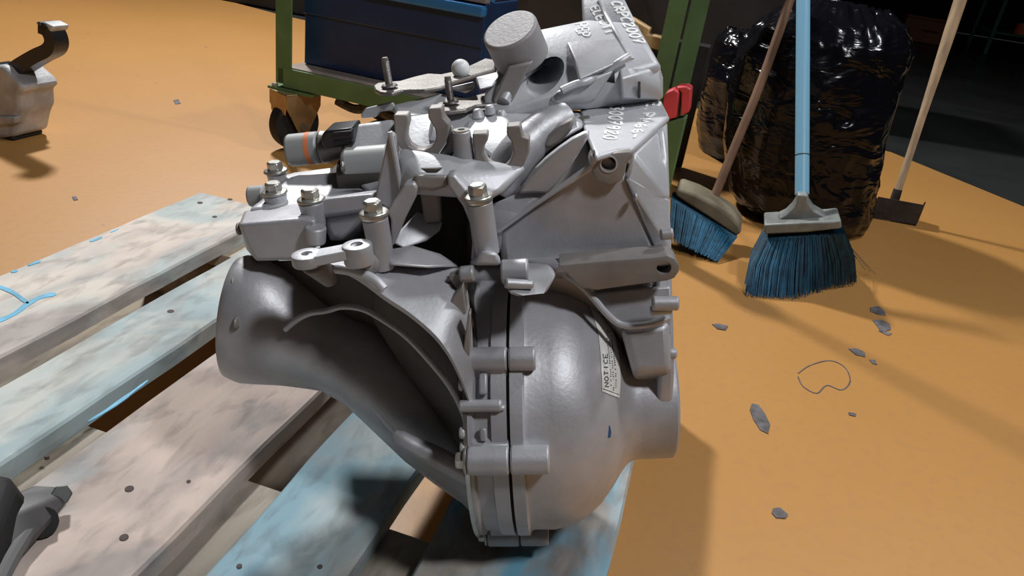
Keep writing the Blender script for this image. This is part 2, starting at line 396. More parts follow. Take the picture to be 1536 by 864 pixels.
# ============================================================ CART behind
zr = 0.2
CA = Z(425, 108, zr); CB = Z(968, 229, zr); cdir = (CB - CA).normalized(); cn = V(-cdir.y, cdir.x, 0)
if cn.y < 0: cn = -cn
cart = empty('tool_trolley', (CA.x, CA.y, 0)); tag(cart, 'green angle-iron trolley frame on casters behind the gearbox', 'trolley')
CM = Matrix.Translation(-V(CA.x, CA.y, 0))
def cfin(name, bm, mt, parent=cart, **k):
    bm.transform(CM); return fin(name, bm, mt, parent, **k)
def beam(bm, a, b, w, h, up=V(0, 0, 1), side=None):
    a = Vector(a); b = Vector(b); t = (b - a).normalized(); s = side if side else t.cross(up).normalized(); u = s.cross(t).normalized()
    P = [a + s * x * w / 2 + u * y * h / 2 for x, y in ((-1, -1), (1, -1), (1, 1), (-1, 1))]
    a_prism(bm, P, b - a)
L = (CB - CA).length
bm = bmesh.new(); beam(bm, CA + V(0, 0, -0.013), CB + V(0, 0, -0.013), 0.005, 0.048); cfin('front_rail', bm, GREEN, bevel=0.001, smooth=None)
bm = bmesh.new(); beam(bm, CA + cn * 0.058 + V(0, 0, 0.012), CB + cn * 0.058 + V(0, 0, 0.012), 0.11, 0.005); cfin('rail_flange', bm, BROWNR, bevel=0.001, smooth=None)
depth_c = 0.5
for nm, off in (('rear_rail', depth_c),):
    bm = bmesh.new(); beam(bm, CA + cn * off, CB + cn * off, 0.03, 0.04); cfin(nm, bm, GREEN, smooth=None)
for e in (CA, CB):
    bm = bmesh.new(); beam(bm, e + V(0, 0, -0.01), e + cn * depth_c + V(0, 0, -0.01), 0.03, 0.035); cfin('side_rail', bm, GREEN, smooth=None)
for e, off, w in ((CA, 0, 0.045), (CB, 0, 0.038), (CB, 0.42, 0.045)):
    p = e + cn * off
    bm = bmesh.new(); q = p + V(0, 0, -0.03)
    a_prism(bm, [q - cdir * w / 2, q + cdir * w / 2, q + cdir * w / 2 + cn * 0.005, q - cdir * (w / 2 - 0.005) + cn * 0.005, q - cdir * (w / 2 - 0.005) + cn * w * 0.6, q - cdir * w / 2 + cn * w * 0.6], (0, 0, 1.1))
    cfin('post', bm, GREEN, smooth=None)
def caster(p):
    top = zr - 0.04
    bm = bmesh.new(); P = [p - cdir * 0.06 + cn * -0.03, p + cdir * 0.07 + cn * -0.03, p + cdir * 0.07 + cn * 0.06, p - cdir * 0.06 + cn * 0.06]
    a_prism(bm, [V(q.x, q.y, top) for q in P], (0, 0, -0.006)); a = cfin('caster_plate', bm, GREEN, smooth=None)
    for q in (p - cdir * 0.045 + cn * -0.02,):
        bm = bmesh.new(); a_cyl(bm, V(q.x, q.y, top), V(q.x, q.y, top + 0.008), 0.008, n=6); cfin('bolt', bm, ZINC, a)
    d2 = (cdir * 0.35 + cn * 0.94).normalized() ; s2 = V(d2.y, -d2.x, 0)
    c = V(p.x, p.y, 0.068) + d2 * 0.0
    bm = bmesh.new()
    for s in (-1, 1):
        o = c + s2 * s * 0.034
        a_prism(bm, [V(o.x, o.y, 0) + d2 * x + V(0, 0, z) for x, z in ((-0.05, top - 0.006), (0.055, top - 0.006), (0.055, 0.12), (0.02, 0.052), (-0.012, 0.052), (-0.05, 0.12))], s2 * s * 0.004)
    a_prism(bm, [V(c.x, c.y, top - 0.006) + d2 * x + s2 * y for x, y in ((-.05, -.038), (.055, -.038), (.055, .038), (-.05, .038))], (0, 0, -0.005))
    a_prism(bm, [V(c.x, c.y, 0) - d2 * 0.05 + s2 * y + V(0, 0, z) for y, z in ((-.038, top - .006), (.038, top - .006), (.03, .1), (-.03, .1))], d2 * 0.004)
    fk = cfin('caster_fork', bm, CASTER, bevel=0.002)
    bm = bmesh.new(); a_cyl(bm, c - s2 * 0.045 , c + s2 * 0.045, 0.009, n=12); cfin('axle', bm, GSTEEL, fk)
    bm = bmesh.new(); a_lathe(bm, c - s2 * 0.022, s2, [(0, 0), (0, 0.045), (0.0, 0.058), (0.006, 0.066), (0.022, 0.068), (0.038, 0.066), (0.044, 0.058), (0.044, 0.045), (0.044, 0)], 40)
    cfin('caster_wheel', bm, RUBBER)
caster(CA + cdir * 0.02 + cn * 0.02); caster(CB + cn * 0.02 - cdir * 0.05)
caster(CB + cn * (depth_c - 0.04) - cdir * 0.05); caster(CA + cn * (depth_c - 0.04) + cdir * 0.05)
# grey rag-like dust roll hanging below the rail
bm = bmesh.new()
a_tube(bm, catmull([CA + cdir * t + cn * 0.03 + V(0, 0, -0.055 + 0.006 * math.sin(t * 60)) for t in (0.14, 0.19, 0.24, 0.3, 0.36, 0.42)], 4), [0.012 + 0.005 * noise.noise(V(i, 3, 1)) for i in range(21)], 8)
cloth = cfin('rolled_rag', bm, mat('grey_rag', (0.13, 0.12, 0.11), 0.9, 0, 0.2, 0.4, 60, 0.6))

# blue steel drawer box standing on the rail
bx = empty('blue_steel_box', (CA + cdir * 0.12 + cn * 0.055 + V(0, 0, zr + 0.015 - zr)))
tag(bx, 'dark blue steel box with bright blue rolled rim on the trolley', 'box')
BO = Vector(bx.location); BM_ = Matrix.Translation(-BO)
def bfin(name, bm, mt, parent=bx, **k):
    bm.transform(BM_); return fin(name, bm, mt, parent, **k)
b0 = Z(452, 96, zr + 0.0155); b0 = b0 + cn * 0.012
sl = -0.0
bh = 0.225
blen = 0.2
while proj(b0 + cdir * (blen + 0.02))[0] < 724: blen += 0.01
def bp(t, d, h): return b0 + cdir * t + cn * d + V(0, 0, h)
def bbox(bm, t0, t1, d0, d1, h0, h1):
    a_prism(bm, [bp(t0, d0, h0), bp(t1, d0, h0), bp(t1, d1, h0), bp(t0, d1, h0)], (0, 0, h1 - h0))
bm = bmesh.new(); bbox(bm, 0, blen, 0, 0.22, 0, bh); bfin('box_body', bm, BLUE, bevel=0.004, smooth=None)
bm = bmesh.new(); bbox(bm, 0.0, blen, -0.006, 0.0, bh - 0.10, bh - 0.001); bfin('upper_panel', bm, BLUE, bevel=0.003, smooth=None)
bm = bmesh.new(); bbox(bm, 0, blen, -0.022, 0.004, bh - 0.03, bh - 0.004); r1 = bfin('rim', bm, BLUEL, bevel=0.006, smooth=None)
bm = bmesh.new(); bbox(bm, 0, blen, -0.012, 0.016, bh, bh + 0.012); bfin('rubber_strip', bm, GREYST, bevel=0.003, smooth=None)
bm = bmesh.new(); bbox(bm, 0, blen, 0.03, 0.05, bh, bh + 0.02); bfin('rim', bm, BLUEL, bevel=0.005, smooth=None)
bm = bmesh.new(); bbox(bm, 0.01, blen - 0.01, 0.055, 0.21, bh + 0.0, bh + 0.004); bfin('tray', bm, BLKP, smooth=None)
tag(cloth)

# red plastic block at the foot of the right trolley post
rb = empty('red_plastic_block', Z(1015, 205, 0.0)); tag(rb, 'red plastic block in two halves at the foot of the trolley post', 'block')
yy = CB.y - 0.07
rp = Yp(1005, 178, yy)
def rfin(name, bm, mt, **k): bm.transform(Matrix.Translation(-Vector(rb.location))); return fin(name, bm, mt, rb, **k)
def yq(pxs, y): return [Yp(a, b, y) for a, b in pxs]
bm = bmesh.new(); a_prism(bm, yq([(998, 140), (1010, 134), (1019, 138), (1015, 176), (1001, 180), (990, 180)], yy), (0.0, 0.05, 0)); rfin('left_half', bm, RED, bevel=0.003)
bm = bmesh.new(); a_prism(bm, yq([(1012, 135), (1021, 139), (1018, 176), (1010, 178)], yy + 0.006), (0.0, 0.035, 0)); rfin('seam', bm, REDD)
bm = bmesh.new(); a_prism(bm, yq([(1014, 131), (1030, 130), (1037, 134), (1034, 168), (1021, 174), (1022, 139)], yy + 0.004), (0.0, 0.05, 0)); rfin('right_half', bm, RED, bevel=0.003)
bm = bmesh.new(); fx = yq([(995, 182), (1030, 176)], yy + 0.01)
a_prism(bm, [fx[0], fx[1], V(fx[1].x, fx[1].y, 0.001), V(fx[0].x, fx[0].y, 0.001)], (0, 0.04, 0)); rfin('foot', bm, GREEN, bevel=0.003)

# tan scrap behind the bell housing
tb = empty('tan_block', Z(975, 90, 0.25)); tag(tb, 'scrap of tan card showing between the bell housing and green post', 'scrap')
TY = CB.y + 0.62
bm = bmesh.new(); a_prism(bm, yq([(925, 18), (948, 28), (975, 44), (972, 52), (990, 56), (998, 62), (990, 76), (975, 72), (962, 55), (930, 35)], TY), (0, 0.06, 0)); bm.transform(Matrix.Translation(-Vector(tb.location))); fin('card_sheet', bm, TAN, tb, bevel=0.003)
fz = Yp(962, 50, TY)
bm = bmesh.new(); a_box(bm, fz.x - 0.12, fz.x + 0.2, TY + 0.03, TY + 0.09, 0.012, fz.z - 0.006); bm.transform(Matrix.Translation(-Vector(tb.location))); fin('dark_base', bm, DARKBOX, tb, bevel=0.003)

# ============================================================ GARBAGE BAGS
def bag(name, label, base, secs, seed, n=120):
    """secs: (z, centre x offset, centre y offset, rx, ry)"""
    bm = bmesh.new(); rows = []
    M_ = 90
    def ip(t):
        x = t * (len(secs) - 1); i = min(int(x), len(secs) - 2); u = x - i; u = u * u * (3 - 2 * u) * 0.5 + u * 0.5
        return [a + (b - a) * u for a, b in zip(secs[i], secs[i + 1])]
    for j in range(M_ + 1):
        z, cx, cy, rx, ry = ip(j / M_); row = []
        for i in range(n):
            a = 2 * math.pi * i / n; d = V(math.cos(a), math.sin(a), 0)
            q = V(d.x * 2.2, d.y * 2.2, z * 7 + seed)
            w = 1 - abs(noise.noise(q + V(0, 0, 0.8 * noise.noise(q * 0.7)))) * 2
            w2 = 1 - abs(noise.noise(V(d.x * 4, d.y * 4, z * 22 + seed * 2))) * 2
            k = 1 + 0.045 * w + 0.02 * w2
            row.append(bm.verts.new((cx + d.x * rx * k, cy + d.y * ry * k, z + 0.01 * w2 * (0 < j < M_) * (z > 0.03))))
        rows.append(row)
    for A, B in zip(rows, rows[1:]):
        for i in range(n): bm.faces.new((A[i], A[(i + 1) % n], B[(i + 1) % n], B[i]))
    bm.faces.new(rows[0][::-1]); bm.faces.new(rows[-1])
    o = fin(name, bm, BAG, None, smooth=80); o.location = base
    return o
YB = 2.12
def bx_at(px, py, y=YB): return Yp(px, py, y)
secs = []
for py, xl, xr, ry in ((352, 1125, 1285, 0.10), (340, 1100, 1300, 0.15), (300, 1082, 1318, 0.2), (230, 1075, 1330, 0.22), (160, 1085, 1345, 0.23), (100, 1100, 1360, 0.22), (60, 1125, 1378, 0.2), (30, 1160, 1365, 0.15), (8, 1200, 1335, 0.07)):
    l = Yp(xl, py, YB); r = Yp(xr, py, YB); secs.append([max(0.002, (l.z + r.z) / 2), (l.x + r.x) / 2, YB, (r.x - l.x) / 2 * 0.95, ry])
secs[0][0] = 0.002
base = V(secs[0][1], YB, 0)
for s in secs: s[1] -= base.x; s[2] -= base.y
gb = bag('garbage_bag', '', base, secs, 3.0)
tag(gb, 'bulging glossy black garbage bag standing behind the light blue broom handle', 'bag', 'black garbage bags')
secs = []
YB2 = 2.72
for py, xl, xr, ry in ((330, 1040, 1190, 0.14), (290, 1030, 1200, 0.2), (200, 1040, 1195, 0.22), (120, 1055, 1185, 0.2), (70, 1070, 1170, 0.14), (48, 1090, 1150, 0.08)):
    l = Yp(xl, py, YB2); r = Yp(xr, py, YB2); secs.append([max(0.002, (l.z + r.z) / 2), (l.x + r.x) / 2, YB2, (r.x - l.x) / 2 * 0.95, ry])
secs[0][0] = 0.002
base = V(secs[0][1], YB2, 0)
for s in secs: s[1] -= base.x; s[2] -= base.y
g2 = bag('garbage_bag', '', base, secs, 11.0, 90)
tag(g2, 'shaded black garbage bag behind the brown broom handle, left of the larger bag', 'bag', 'black garbage bags')

# ============================================================ BROOMS
def bristle_fan(bm, fn, n, th, rows=3, rnd=random.Random(3)):
    """fn(u, v, w) -> world point; u across, v 0 top..1 tip, w depth -1..1"""
    for r in range(rows):
        w0 = -1 + 2 * r / (rows - 1) if rows > 1 else 0
        for i in range(n):
            u = (i + rnd.random()) / n; w = w0 + rnd.uniform(-.3, .3); l = rnd.uniform(0.95, 1.03); du = rnd.uniform(-.012, .012)
            a = fn(u, 0, w); c = fn(u + du * 0.5, 0.5, w); b = fn(u + du, l, w)
            s = (fn(u + 0.01, 0, w) - a).normalized() * th
            vs = [bm.verts.new(q) for q in (a - s, a + s, c - s, c + s, b - s * 0.7, b + s * 0.7)]
            bm.faces.new((vs[0], vs[1], vs[3], vs[2])); bm.faces.new((vs[2], vs[3], vs[5], vs[4]))
# centre broom
cb0 = Z(1203, 440, 0.0); YH = cb0.y + 0.03
br = empty('broom', V(cb0.x, cb0.y, 0)); tag(br, 'broom with light blue handle and blue bristles fanned on the floor', 'broom', 'brooms')
def wfin(root):
    T = Matrix.Translation(-Vector(root.location))
    def g(name, bm, mt, parent=None, **k):
        bm.transform(T); return fin(name, bm, mt, parent or root, **k)
    return g
g = wfin(br)
yt = YH + 0.06
h0 = Yp(1203, 292, yt); h1 = Yp(1205, -40, yt + 0.25)
bm = bmesh.new(); a_cyl(bm, h0, h1, 0.0145, n=24); hd = g('handle', bm, HANDLE)
k0 = h0 + (h1 - h0) * 0.17
bm = bmesh.new(); a_cyl(bm, k0, k0 + (h1 - h0) * 0.004, 0.0149, n=24); g('handle_seam', bm, RUSTD, hd)
hb = Yp(1203, 330, yt - 0.012)
bm = bmesh.new(); a_cyl(bm, h0 + (h1 - h0) * 0.012, hb, 0.0125, 0.015, n=20); g('socket', bm, GALV)
def ypl(pxs, y, t, bm=None):
    bm = bm or bmesh.new(); a_prism(bm, yq(pxs, y), (0, t, 0)); return bm
bm = ypl([(1166, 336), (1168, 328), (1180, 322), (1190, 312), (1195, 304), (1196, 292), (1212, 292), (1214, 304), (1222, 316), (1240, 326), (1243, 336)], yt - 0.035, 0.05); g('shoulder', bm, GALV, bevel=0.004)
bm = ypl([(1146, 337), (1245, 332), (1262, 330), (1263, 343), (1210, 349), (1147, 352)], yt - 0.065, 0.09); g('ferrule', bm, GALV, bevel=0.004)
TL, TR, BLf, BRt = Yp(1146, 349, yt - 0.02), Yp(1264, 341, yt - 0.02), None, None
def fan(u, v, w):
    top = TL.lerp(TR, u) + V(0, w * 0.035, 0)
    bx_ = 1118 + (1284 - 1118) * u; by_ = 436 + 6 * math.sin(math.pi * min(1, u * 1.3)) - 22 * max(0, u - 0.45) * 1.3
    bot = Z(bx_, by_, 0.003) + V(0, w * 0.035 + 0.02, 0)
    p = top.lerp(bot, v); s = math.sin(v * math.pi) * 0.012
    return p + V((u - 0.5) * s * 1.5, 0, 0)
bm = bmesh.new(); bristle_fan(bm, fan, 260, 0.0009, 5); b1 = g('bristles', bm, BRIST, smooth=None); b1['kind'] = 'stuff'
bm = bmesh.new(); bristle_fan(bm, fan, 110, 0.0006, 4, random.Random(9)); b2 = g('bristles', bm, BRIST2, smooth=None); b2['kind'] = 'stuff'
bm = bmesh.new()
for i in range(9):
    a = fan(0.93, 0.1, 0); r = random.Random(i); e = Z(1290 + r.uniform(-20, 25), 395 + r.uniform(-12, 18), 0.01)
    a_tube(bm, [a, a.lerp(e, 0.5) + V(0.004, 0, -0.004), e], 0.0005, 4)
b3 = g('stray_bristles', bm, BRIST); b3['kind'] = 'stuff'
# left broom
c0 = Z(1060, 372, 0.0)
bl = empty('broom', V(c0.x, c0.y, 0)); tag(bl, 'broom with thin brown handle and oval wooden head, half hidden by the gearbox', 'broom', 'brooms')
g = wfin(bl)
yl = c0.y + 0.08
hs = Yp(1068, 304, yl); he = Yp(1192, -20, yl + 0.22)
bm = bmesh.new(); a_tube(bm, catmull([hs, Yp(1100, 225, yl + 0.06), Yp(1143, 120, yl + 0.13), he], 6), 0.0105, 16); g('handle', bm, WOODB)
bm = bmesh.new(); a_cyl(bm, Yp(1062, 318, yl - .005), Yp(1071, 295, yl), 0.016, 0.012); g('socket', bm, WOODG)
hp = [(1012, 287), (1020, 284), (1045, 293), (1075, 309), (1098, 325), (1110, 340), (1112, 350), (1104, 355), (1085, 342), (1060, 325), (1030, 306), (1014, 295)]
bm = bmesh.new(); a_prism(bm, yq(hp, yl - 0.05), (0, 0.07, 0.01)); g('head', bm, WOODG, bevel=0.006)
A0, A1 = Yp(1008, 292, yl - 0.03), Yp(1106, 350, yl - 0.03)
G0, G1 = Z(1006, 350, 0.03), Z(1078, 384, 0.004)
def fan2(u, v, w): return (A0.lerp(A1, u) + V(0, w * 0.03, 0)).lerp(G0.lerp(G1, u) + V(0, w * 0.035, 0), v * 0.98)
bm = bmesh.new(); bristle_fan(bm, fan2, 190, 0.0011, 5, random.Random(5)); q = g('bristles', bm, BRIST2, smooth=None); q['kind'] = 'stuff'
bm = bmesh.new(); bristle_fan(bm, fan2, 110, 0.0011, 4, random.Random(6)); q = g('bristles', bm, BRIST, smooth=None); q['kind'] = 'stuff'
# scraper
s0 = Z(1345, 332, 0.0)
sc_ = empty('floor_scraper', V(s0.x, s0.y, 0)); tag(sc_, 'long pale wooden stick with dark iron scraper head, right of the garbage bag', 'scraper')
g = wfin(sc_)
ys = s0.y + 0.02
a1 = Yp(1345, 292, ys); a2 = Yp(1447, -20, ys + 0.12)
bm = bmesh.new(); P = [a1.lerp(a2, t) for t in (0, .2, .4, .6, .8, 1)]; a_tube(bm, P, [0.0095, 0.010, 0.0105, 0.013, 0.0155, 0.0165], 16); g('handle', bm, WOODH)
bm = bmesh.new(); a_cyl(bm, Yp(1332, 330, ys - 0.01), Yp(1347, 284, ys), 0.0145, 0.012, 16); g('socket', bm, RUSTD)
bl0, bl1 = (Z(1306, 326, 0.002), Z(1372, 338, 0.002)); d = bl1 - bl0
bm = bmesh.new(); a_prism(bm, [bl0, bl1, bl1 + V(0, 0, 0.062), bl0 + V(0, 0, 0.062)], V(0, 0.004, 0)); bld = g('blade', bm, RUSTD, smooth=None)
bm = bmesh.new(); e = bl1; a_prism(bm, [e, e + V(0.02, 0.07, 0), e + V(0.02, 0.07, 0.055), e + V(0, 0, 0.062)], V(0.004, 0, 0)); g('side_plate', bm, RUSTD, smooth=None)
bm = bmesh.new(); a_prism(bm, [bl0 + d * 0.45, bl0 + d * 1.0, e + V(0.02, 0.07, 0), bl0 + d * 0.45 + V(0, 0.07, 0)], V(0, 0, 0.004)); g('base_plate', bm, RUSTD, smooth=None)

# ============================================================ DARK BACKGROUND
def rack(name, x0, x1, y0, y1, h, shelves, label):
    r = empty(name, ((x0 + x1) / 2, (y0 + y1) / 2, 0)); tag(r, label, 'rack')
    g = wfin(r); w = 0.035
    for x in (x0, x1):
        for y in (y0, y1):
            bm = bmesh.new(); a_box(bm, x - w / 2, x + w / 2, y - w / 2, y + w / 2, 0, h); g('post', bm, RACKG, smooth=None)
    for z in shelves:
        bm = bmesh.new(); a_box(bm, x0 - .01, x1 + .01, y0 - .01, y1 + .01, z - 0.02, z); g('shelf', bm, RACKG, smooth=None)
    return r
rp_ = Z(1470, 78, 0)
rack('shelf_rack', rp_.x, rp_.x + 2.2, rp_.y - 0.2, rp_.y + 0.6, 2.0, (0.25, 0.75, 1.3), 'dark green steel shelf rack in the far right background')
def box_thing(name, label, cat, x0, x1, y0, y1, z0, z1, mt, lid=True, bev=0.01, group=None):
    r = empty(name, ((x0 + x1) / 2, (y0 + y1) / 2, z0)); tag(r, label, cat, group); g = wfin(r)
    bm = bmesh.new(); a_box(bm, x0, x1, y0, y1, z0, z1 - 0.03); g('body', bm, mt, bevel=bev)
    bm = bmesh.new(); a_box(bm, x0 - .008, x1 + .008, y0 - .008, y1 + .008, z1 - 0.03, z1); g('lid', bm, mt, bevel=bev)
    bm = bmesh.new(); a_tube(bm, catmull([V((x0 + x1) / 2 - .08, y0 - .005, (z0 + z1) / 2), V((x0 + x1) / 2 - .07, y0 - .035, (z0 + z1) / 2), V((x0 + x1) / 2 + .07, y0 - .035, (z0 + z1) / 2), V((x0 + x1) / 2 + .08, y0 - .005, (z0 + z1) / 2)], 4), 0.006, 8); g('handle', bm, RUSTD)
box_thing('dark_crate', 'low black crate at the far edge of the orange floor, left of the trolley post', 'crate', -3.0, -2.1, 3.85, 4.5, 0.0, 0.5, DARKBOX)
box_thing('workbench_cabinet', 'tall black cabinet in the dark behind the blue steel box', 'cabinet', -1.5, 0.3, 3.6, 4.2, 0.0, 1.0, DARKBOX)
box_thing('orange_tool_case', 'small orange case on the floor beside the green rack', 'case', rp_.x - 0.9, rp_.x - 0.35, rp_.y - 0.1, rp_.y + 0.3, 0.0, 0.28, mat('faded_orange', (0.22, 0.09, 0.04), 0.6))
rx = rp_.x
for i, (x, c, nm, lb) in enumerate(((0.35, (0.5, 0.09, 0.03), 'red_tin', 'small red tin on the low shelf of the green rack'), (0.62, (0.5, 0.5, 0.5), 'white_tin', 'small white tin beside the red tin on the green rack'))):
    r = empty(nm, (rx + x, rp_.y, 0.25)); tag(r, lb, 'tin'); g = wfin(r)
    bm = bmesh.new(); a_cyl(bm, (rx + x, rp_.y, 0.2502), (rx + x, rp_.y, 0.36), 0.09); g('body', bm, mat(nm + '_paint', c, 0.5))
    bm = bmesh.new(); a_cyl(bm, (rx + x, rp_.y, 0.3605), (rx + x, rp_.y, 0.37), 0.093); g('lid', bm, GSTEEL)

# ============================================================ LEFT THINGS
# engine mount: silver casting with black bracket arm
e0 = Z(-20, 212, 0.0)
em = empty('engine_mount', V(e0.x, e0.y, 0)); tag(em, 'grey cast engine mount with curved black bracket arm lying on the orange floor', 'engine mount')
g = wfin(em); ye = e0.y + 0.03
bm = bmesh.new()
F1 = yq([(-50, 100), (4, 98), (14, 110), (30, 124), (36, 136), (28, 142), (30, 165), (24, 180), (20, 205), (4, 208), (-50, 215)], ye)
a_prism(bm, F1, (0, 0.10, 0)); g('casting', bm, GREYC, bevel=0.01, smooth=50)
bm = bmesh.new(); a_prism(bm, yq([(-50, 172), (22, 176), (21, 186), (-50, 190)], ye - 0.008), (0, 0.02, 0)); g('flange_band', bm, GREYC, bevel=0.003)
bm = bmesh.new(); zb = Yp(0, 206, ye).z - 0.004
q0 = Yp(-50, 208, ye); q1 = Yp(16, 208, ye); a_box(bm, q0.x, q1.x, ye + 0.005, ye + 0.09, 0.0005, 0.012); g('rubber_foot', bm, RUBBER, bevel=0.004)
pa = catmull([Yp(x, y, ye + 0.04) for x, y in ((4, 104), (24, 106), (40, 96), (62, 83), (80, 74), (85, 62), (79, 46), (68, 40))], 5)
bm = bmesh.new(); prevs = []
for i, p in enumerate(pa):
    t = (pa[min(i + 1, len(pa) - 1)] - pa[max(0, i - 1)]).normalized(); s = V(0, 1, 0); u = t.cross(s).normalized(); w = 0.0165 * (1 - 0.25 * i / len(pa))
    prevs.append([bm.verts.new(p + u * a * w + s * b * 0.02) for a, b in ((-1, -1), (1, -1), (1.0, 1), (-1, 1))])
for A, B in zip(prevs, prevs[1:]):
    for k in range(4): bm.faces.new((A[k], A[(k + 1) % 4], B[(k + 1) % 4], B[k]))
bm.faces.new(prevs[0][::-1]); bm.faces.new(prevs[-1]); g('bracket_arm', bm, BLKP, bevel=0.003, smooth=50)
bm = bmesh.new(); q = [Yp(x, y, ye + 0.02) for x, y in ((52, 33), (66, 33), (80, 40), (76, 48), (62, 45))]; a_prism(bm, q, (0, 0.045, 0.0)); tp = g('arm_tip', bm, GREYC, bevel=0.003)
bm = bmesh.new(); cc = Yp(66, 38, ye + 0.018); a_cyl(bm, cc, cc + V(0, -0.003, 0), 0.006, n=14); g('tip_hole', bm, HOLE, tp)

# dark rubber part at lower left on the pallet
rm = empty('rubber_mount', Z(20, 830, ZT)); tag(rm, 'dark grey rubber and metal mount on the pallet plank, cut by the lower left corner', 'mount')
g = wfin(rm)
def zl(pxs): return [Z(a, b, ZT + h + 0.001) for a, b, h in pxs]
bm = bmesh.new(); a_hull(bm, zl([(-60, 700, .05), (10, 712, .05), (24, 722, .045), (20, 750, .02), (-40, 900, .03), (-60, 760, .05), (60, 770, .002), (20, 850, .002), (-30, 930, .002), (-120, 930, .002), (-120, 760, .002)])); g('body', bm, RUBBER, bevel=0.006)
bm = bmesh.new(); a_hull(bm, zl([(12, 742, .03), (50, 726, .022), (84, 728, .018), (110, 736, .014), (112, 746, .01), (92, 752, .008), (70, 772, .004), (50, 800, .003), (20, 850, .003), (0, 870, .01), (5, 780, .03)])); g('lug', bm, mat('grey_rubber_lug', (0.075, 0.072, 0.075), 0.5, 0, 0.5, 0.3, 25), bevel=0.005)
bm = bmesh.new(); a_cyl(bm, Z(62, 784, ZT + 0.002), Z(62, 784, ZT + 0.012), 0.012, n=16); g('peg', bm, RUBBER)
bm = bmesh.new(); a_cyl(bm, Z(92, 742, ZT + 0.012), Z(92, 742, ZT + 0.019), 0.008, n=6); g('stud', bm, mat('dull_lug_stud', (0.12, 0.125, 0.12), 0.5, 0.4), bevel=0.001)
bm = bmesh.new(); a_tube(bm, catmull(zl([(60, 768, .008), (40, 800, .012), (15, 840, .014), (-10, 890, .014)]), 5), 0.006, 10); g('bead', bm, mat('grey_bead', (0.10, 0.10, 0.10), 0.55))

# ============================================================ GEARBOX
Zc = V(-0.05, -0.89, -0.44).normalized(); Xc = V(1, -0.045, -0.07); Xc = (Xc - Zc * Xc.dot(Zc)).normalized(); Yc = Zc.cross(Xc)
GO = CAM + ray(775, 600) * 0.626
GR = Matrix((RC @ Xc, RC @ Yc, RC @ Zc)).transposed()
GMW = GR.to_4x4(); GMW.translation = GO
gear = empty('gearbox', GO, GMW)
tag(gear, 'grey cast aluminium car gearbox standing on the wooden pallet', 'gearbox')
bpy.context.view_layer.update()
GI = GMW.inverted(); CL = GI @ CAM; GRI = GR.transposed()
def lray(px, py): return GRI @ ray(px, py)
def P(px, py, y):                       # photo pixel onto the gearbox's own plane y = const
    d = lray(px, py); return CL + d * ((y - CL.y) / d.y)
def Pz(px, py, z):
    d = lray(px, py); return CL + d * ((z - CL.z) / d.z)
def Px(px, py, x):
    d = lray(px, py); return CL + d * ((x - CL.x) / d.x)
def Q(pxs, y): return [P(a, b, y) for a, b in pxs]
def gf(name, bm, mt=ALU, parent=None, **k): return fin(name, bm, mt, parent or gear, **k)
def pl(name, pxs, y, t, mt=ALU, bevel=0.002, dx=0, dz=0, parent=None):
    bm = bmesh.new(); a_prism(bm, Q(pxs, y), (dx, t, dz)); return gf(name, bm, mt, parent, bevel=bevel, smooth=40)
def hu(name, pts, mt=ALU, bevel=0.004, parent=None, seg=3):
    bm = bmesh.new(); a_hull(bm, [P(*p) if len(p) == 3 else Pz(*p[:3]) for p in pts]); return gf(name, bm, mt, parent, bevel=bevel, seg=seg, smooth=40)
X3 = V(1, 0, 0); Z3 = V(0, 0, 1); Y3 = V(0, 1, 0)
def hexbolt(c, ax, r, h, parent=None, mt=ZINC, washer=True, name='bolt'):
    """flanged hex bolt with its underside at c, head pointing along ax"""
    ax = Vector(ax).normalized(); c = Vector(c); bm = bmesh.new(); t = 0.0
    if washer:
        a_lathe(bm, c, ax, [(0, 0), (0, r * 1.55), (h * 0.22, r * 1.5), (h * 0.3, r * 1.2), (h * 0.3, 0)], 28); t = h * 0.28
    a_cyl(bm, c + ax * t, c + ax * (h * 0.88), r, r, 6, phase=0.4); a_cyl(bm, c + ax * (h * 0.88), c + ax * h, r, r * 0.82, 6, phase=0.4)
    return gf(name, bm, mt, parent, bevel=0.0004, seg=1)
def boss(c0, c1, r0, r1=None, mt=ALU, name='boss', bevel=0.0015, parent=None):
    bm = bmesh.new(); a_cyl(bm, c0, c1, r0, r1, 28); return gf(name, bm, mt, parent, bevel=bevel)
def upto(px, py, y, h): p = P(px, py, y); return p, p + Z3 * h

# ---- differential housing: turned dome and neck facing right
bm = bmesh.new()
prof = [(0.0012, 0), (0.0012, 0.108), (0.010, 0.108), (0.0115, 0.1045), (0.014, 0.1035), (0.03, 0.1035), (0.042, 0.101), (0.055, 0.0945), (0.067, 0.084), (0.077, 0.071), (0.084, 0.060), (0.089, 0.0535), (0.094, 0.0505), (0.10, 0.0495), (0.126, 0.0490), (0.128, 0.047), (0.128, 0)]
a_lathe(bm, (0, 0, 0), X3, prof, 96)
dome = gf('differential_housing', bm, ALU, bevel=0)
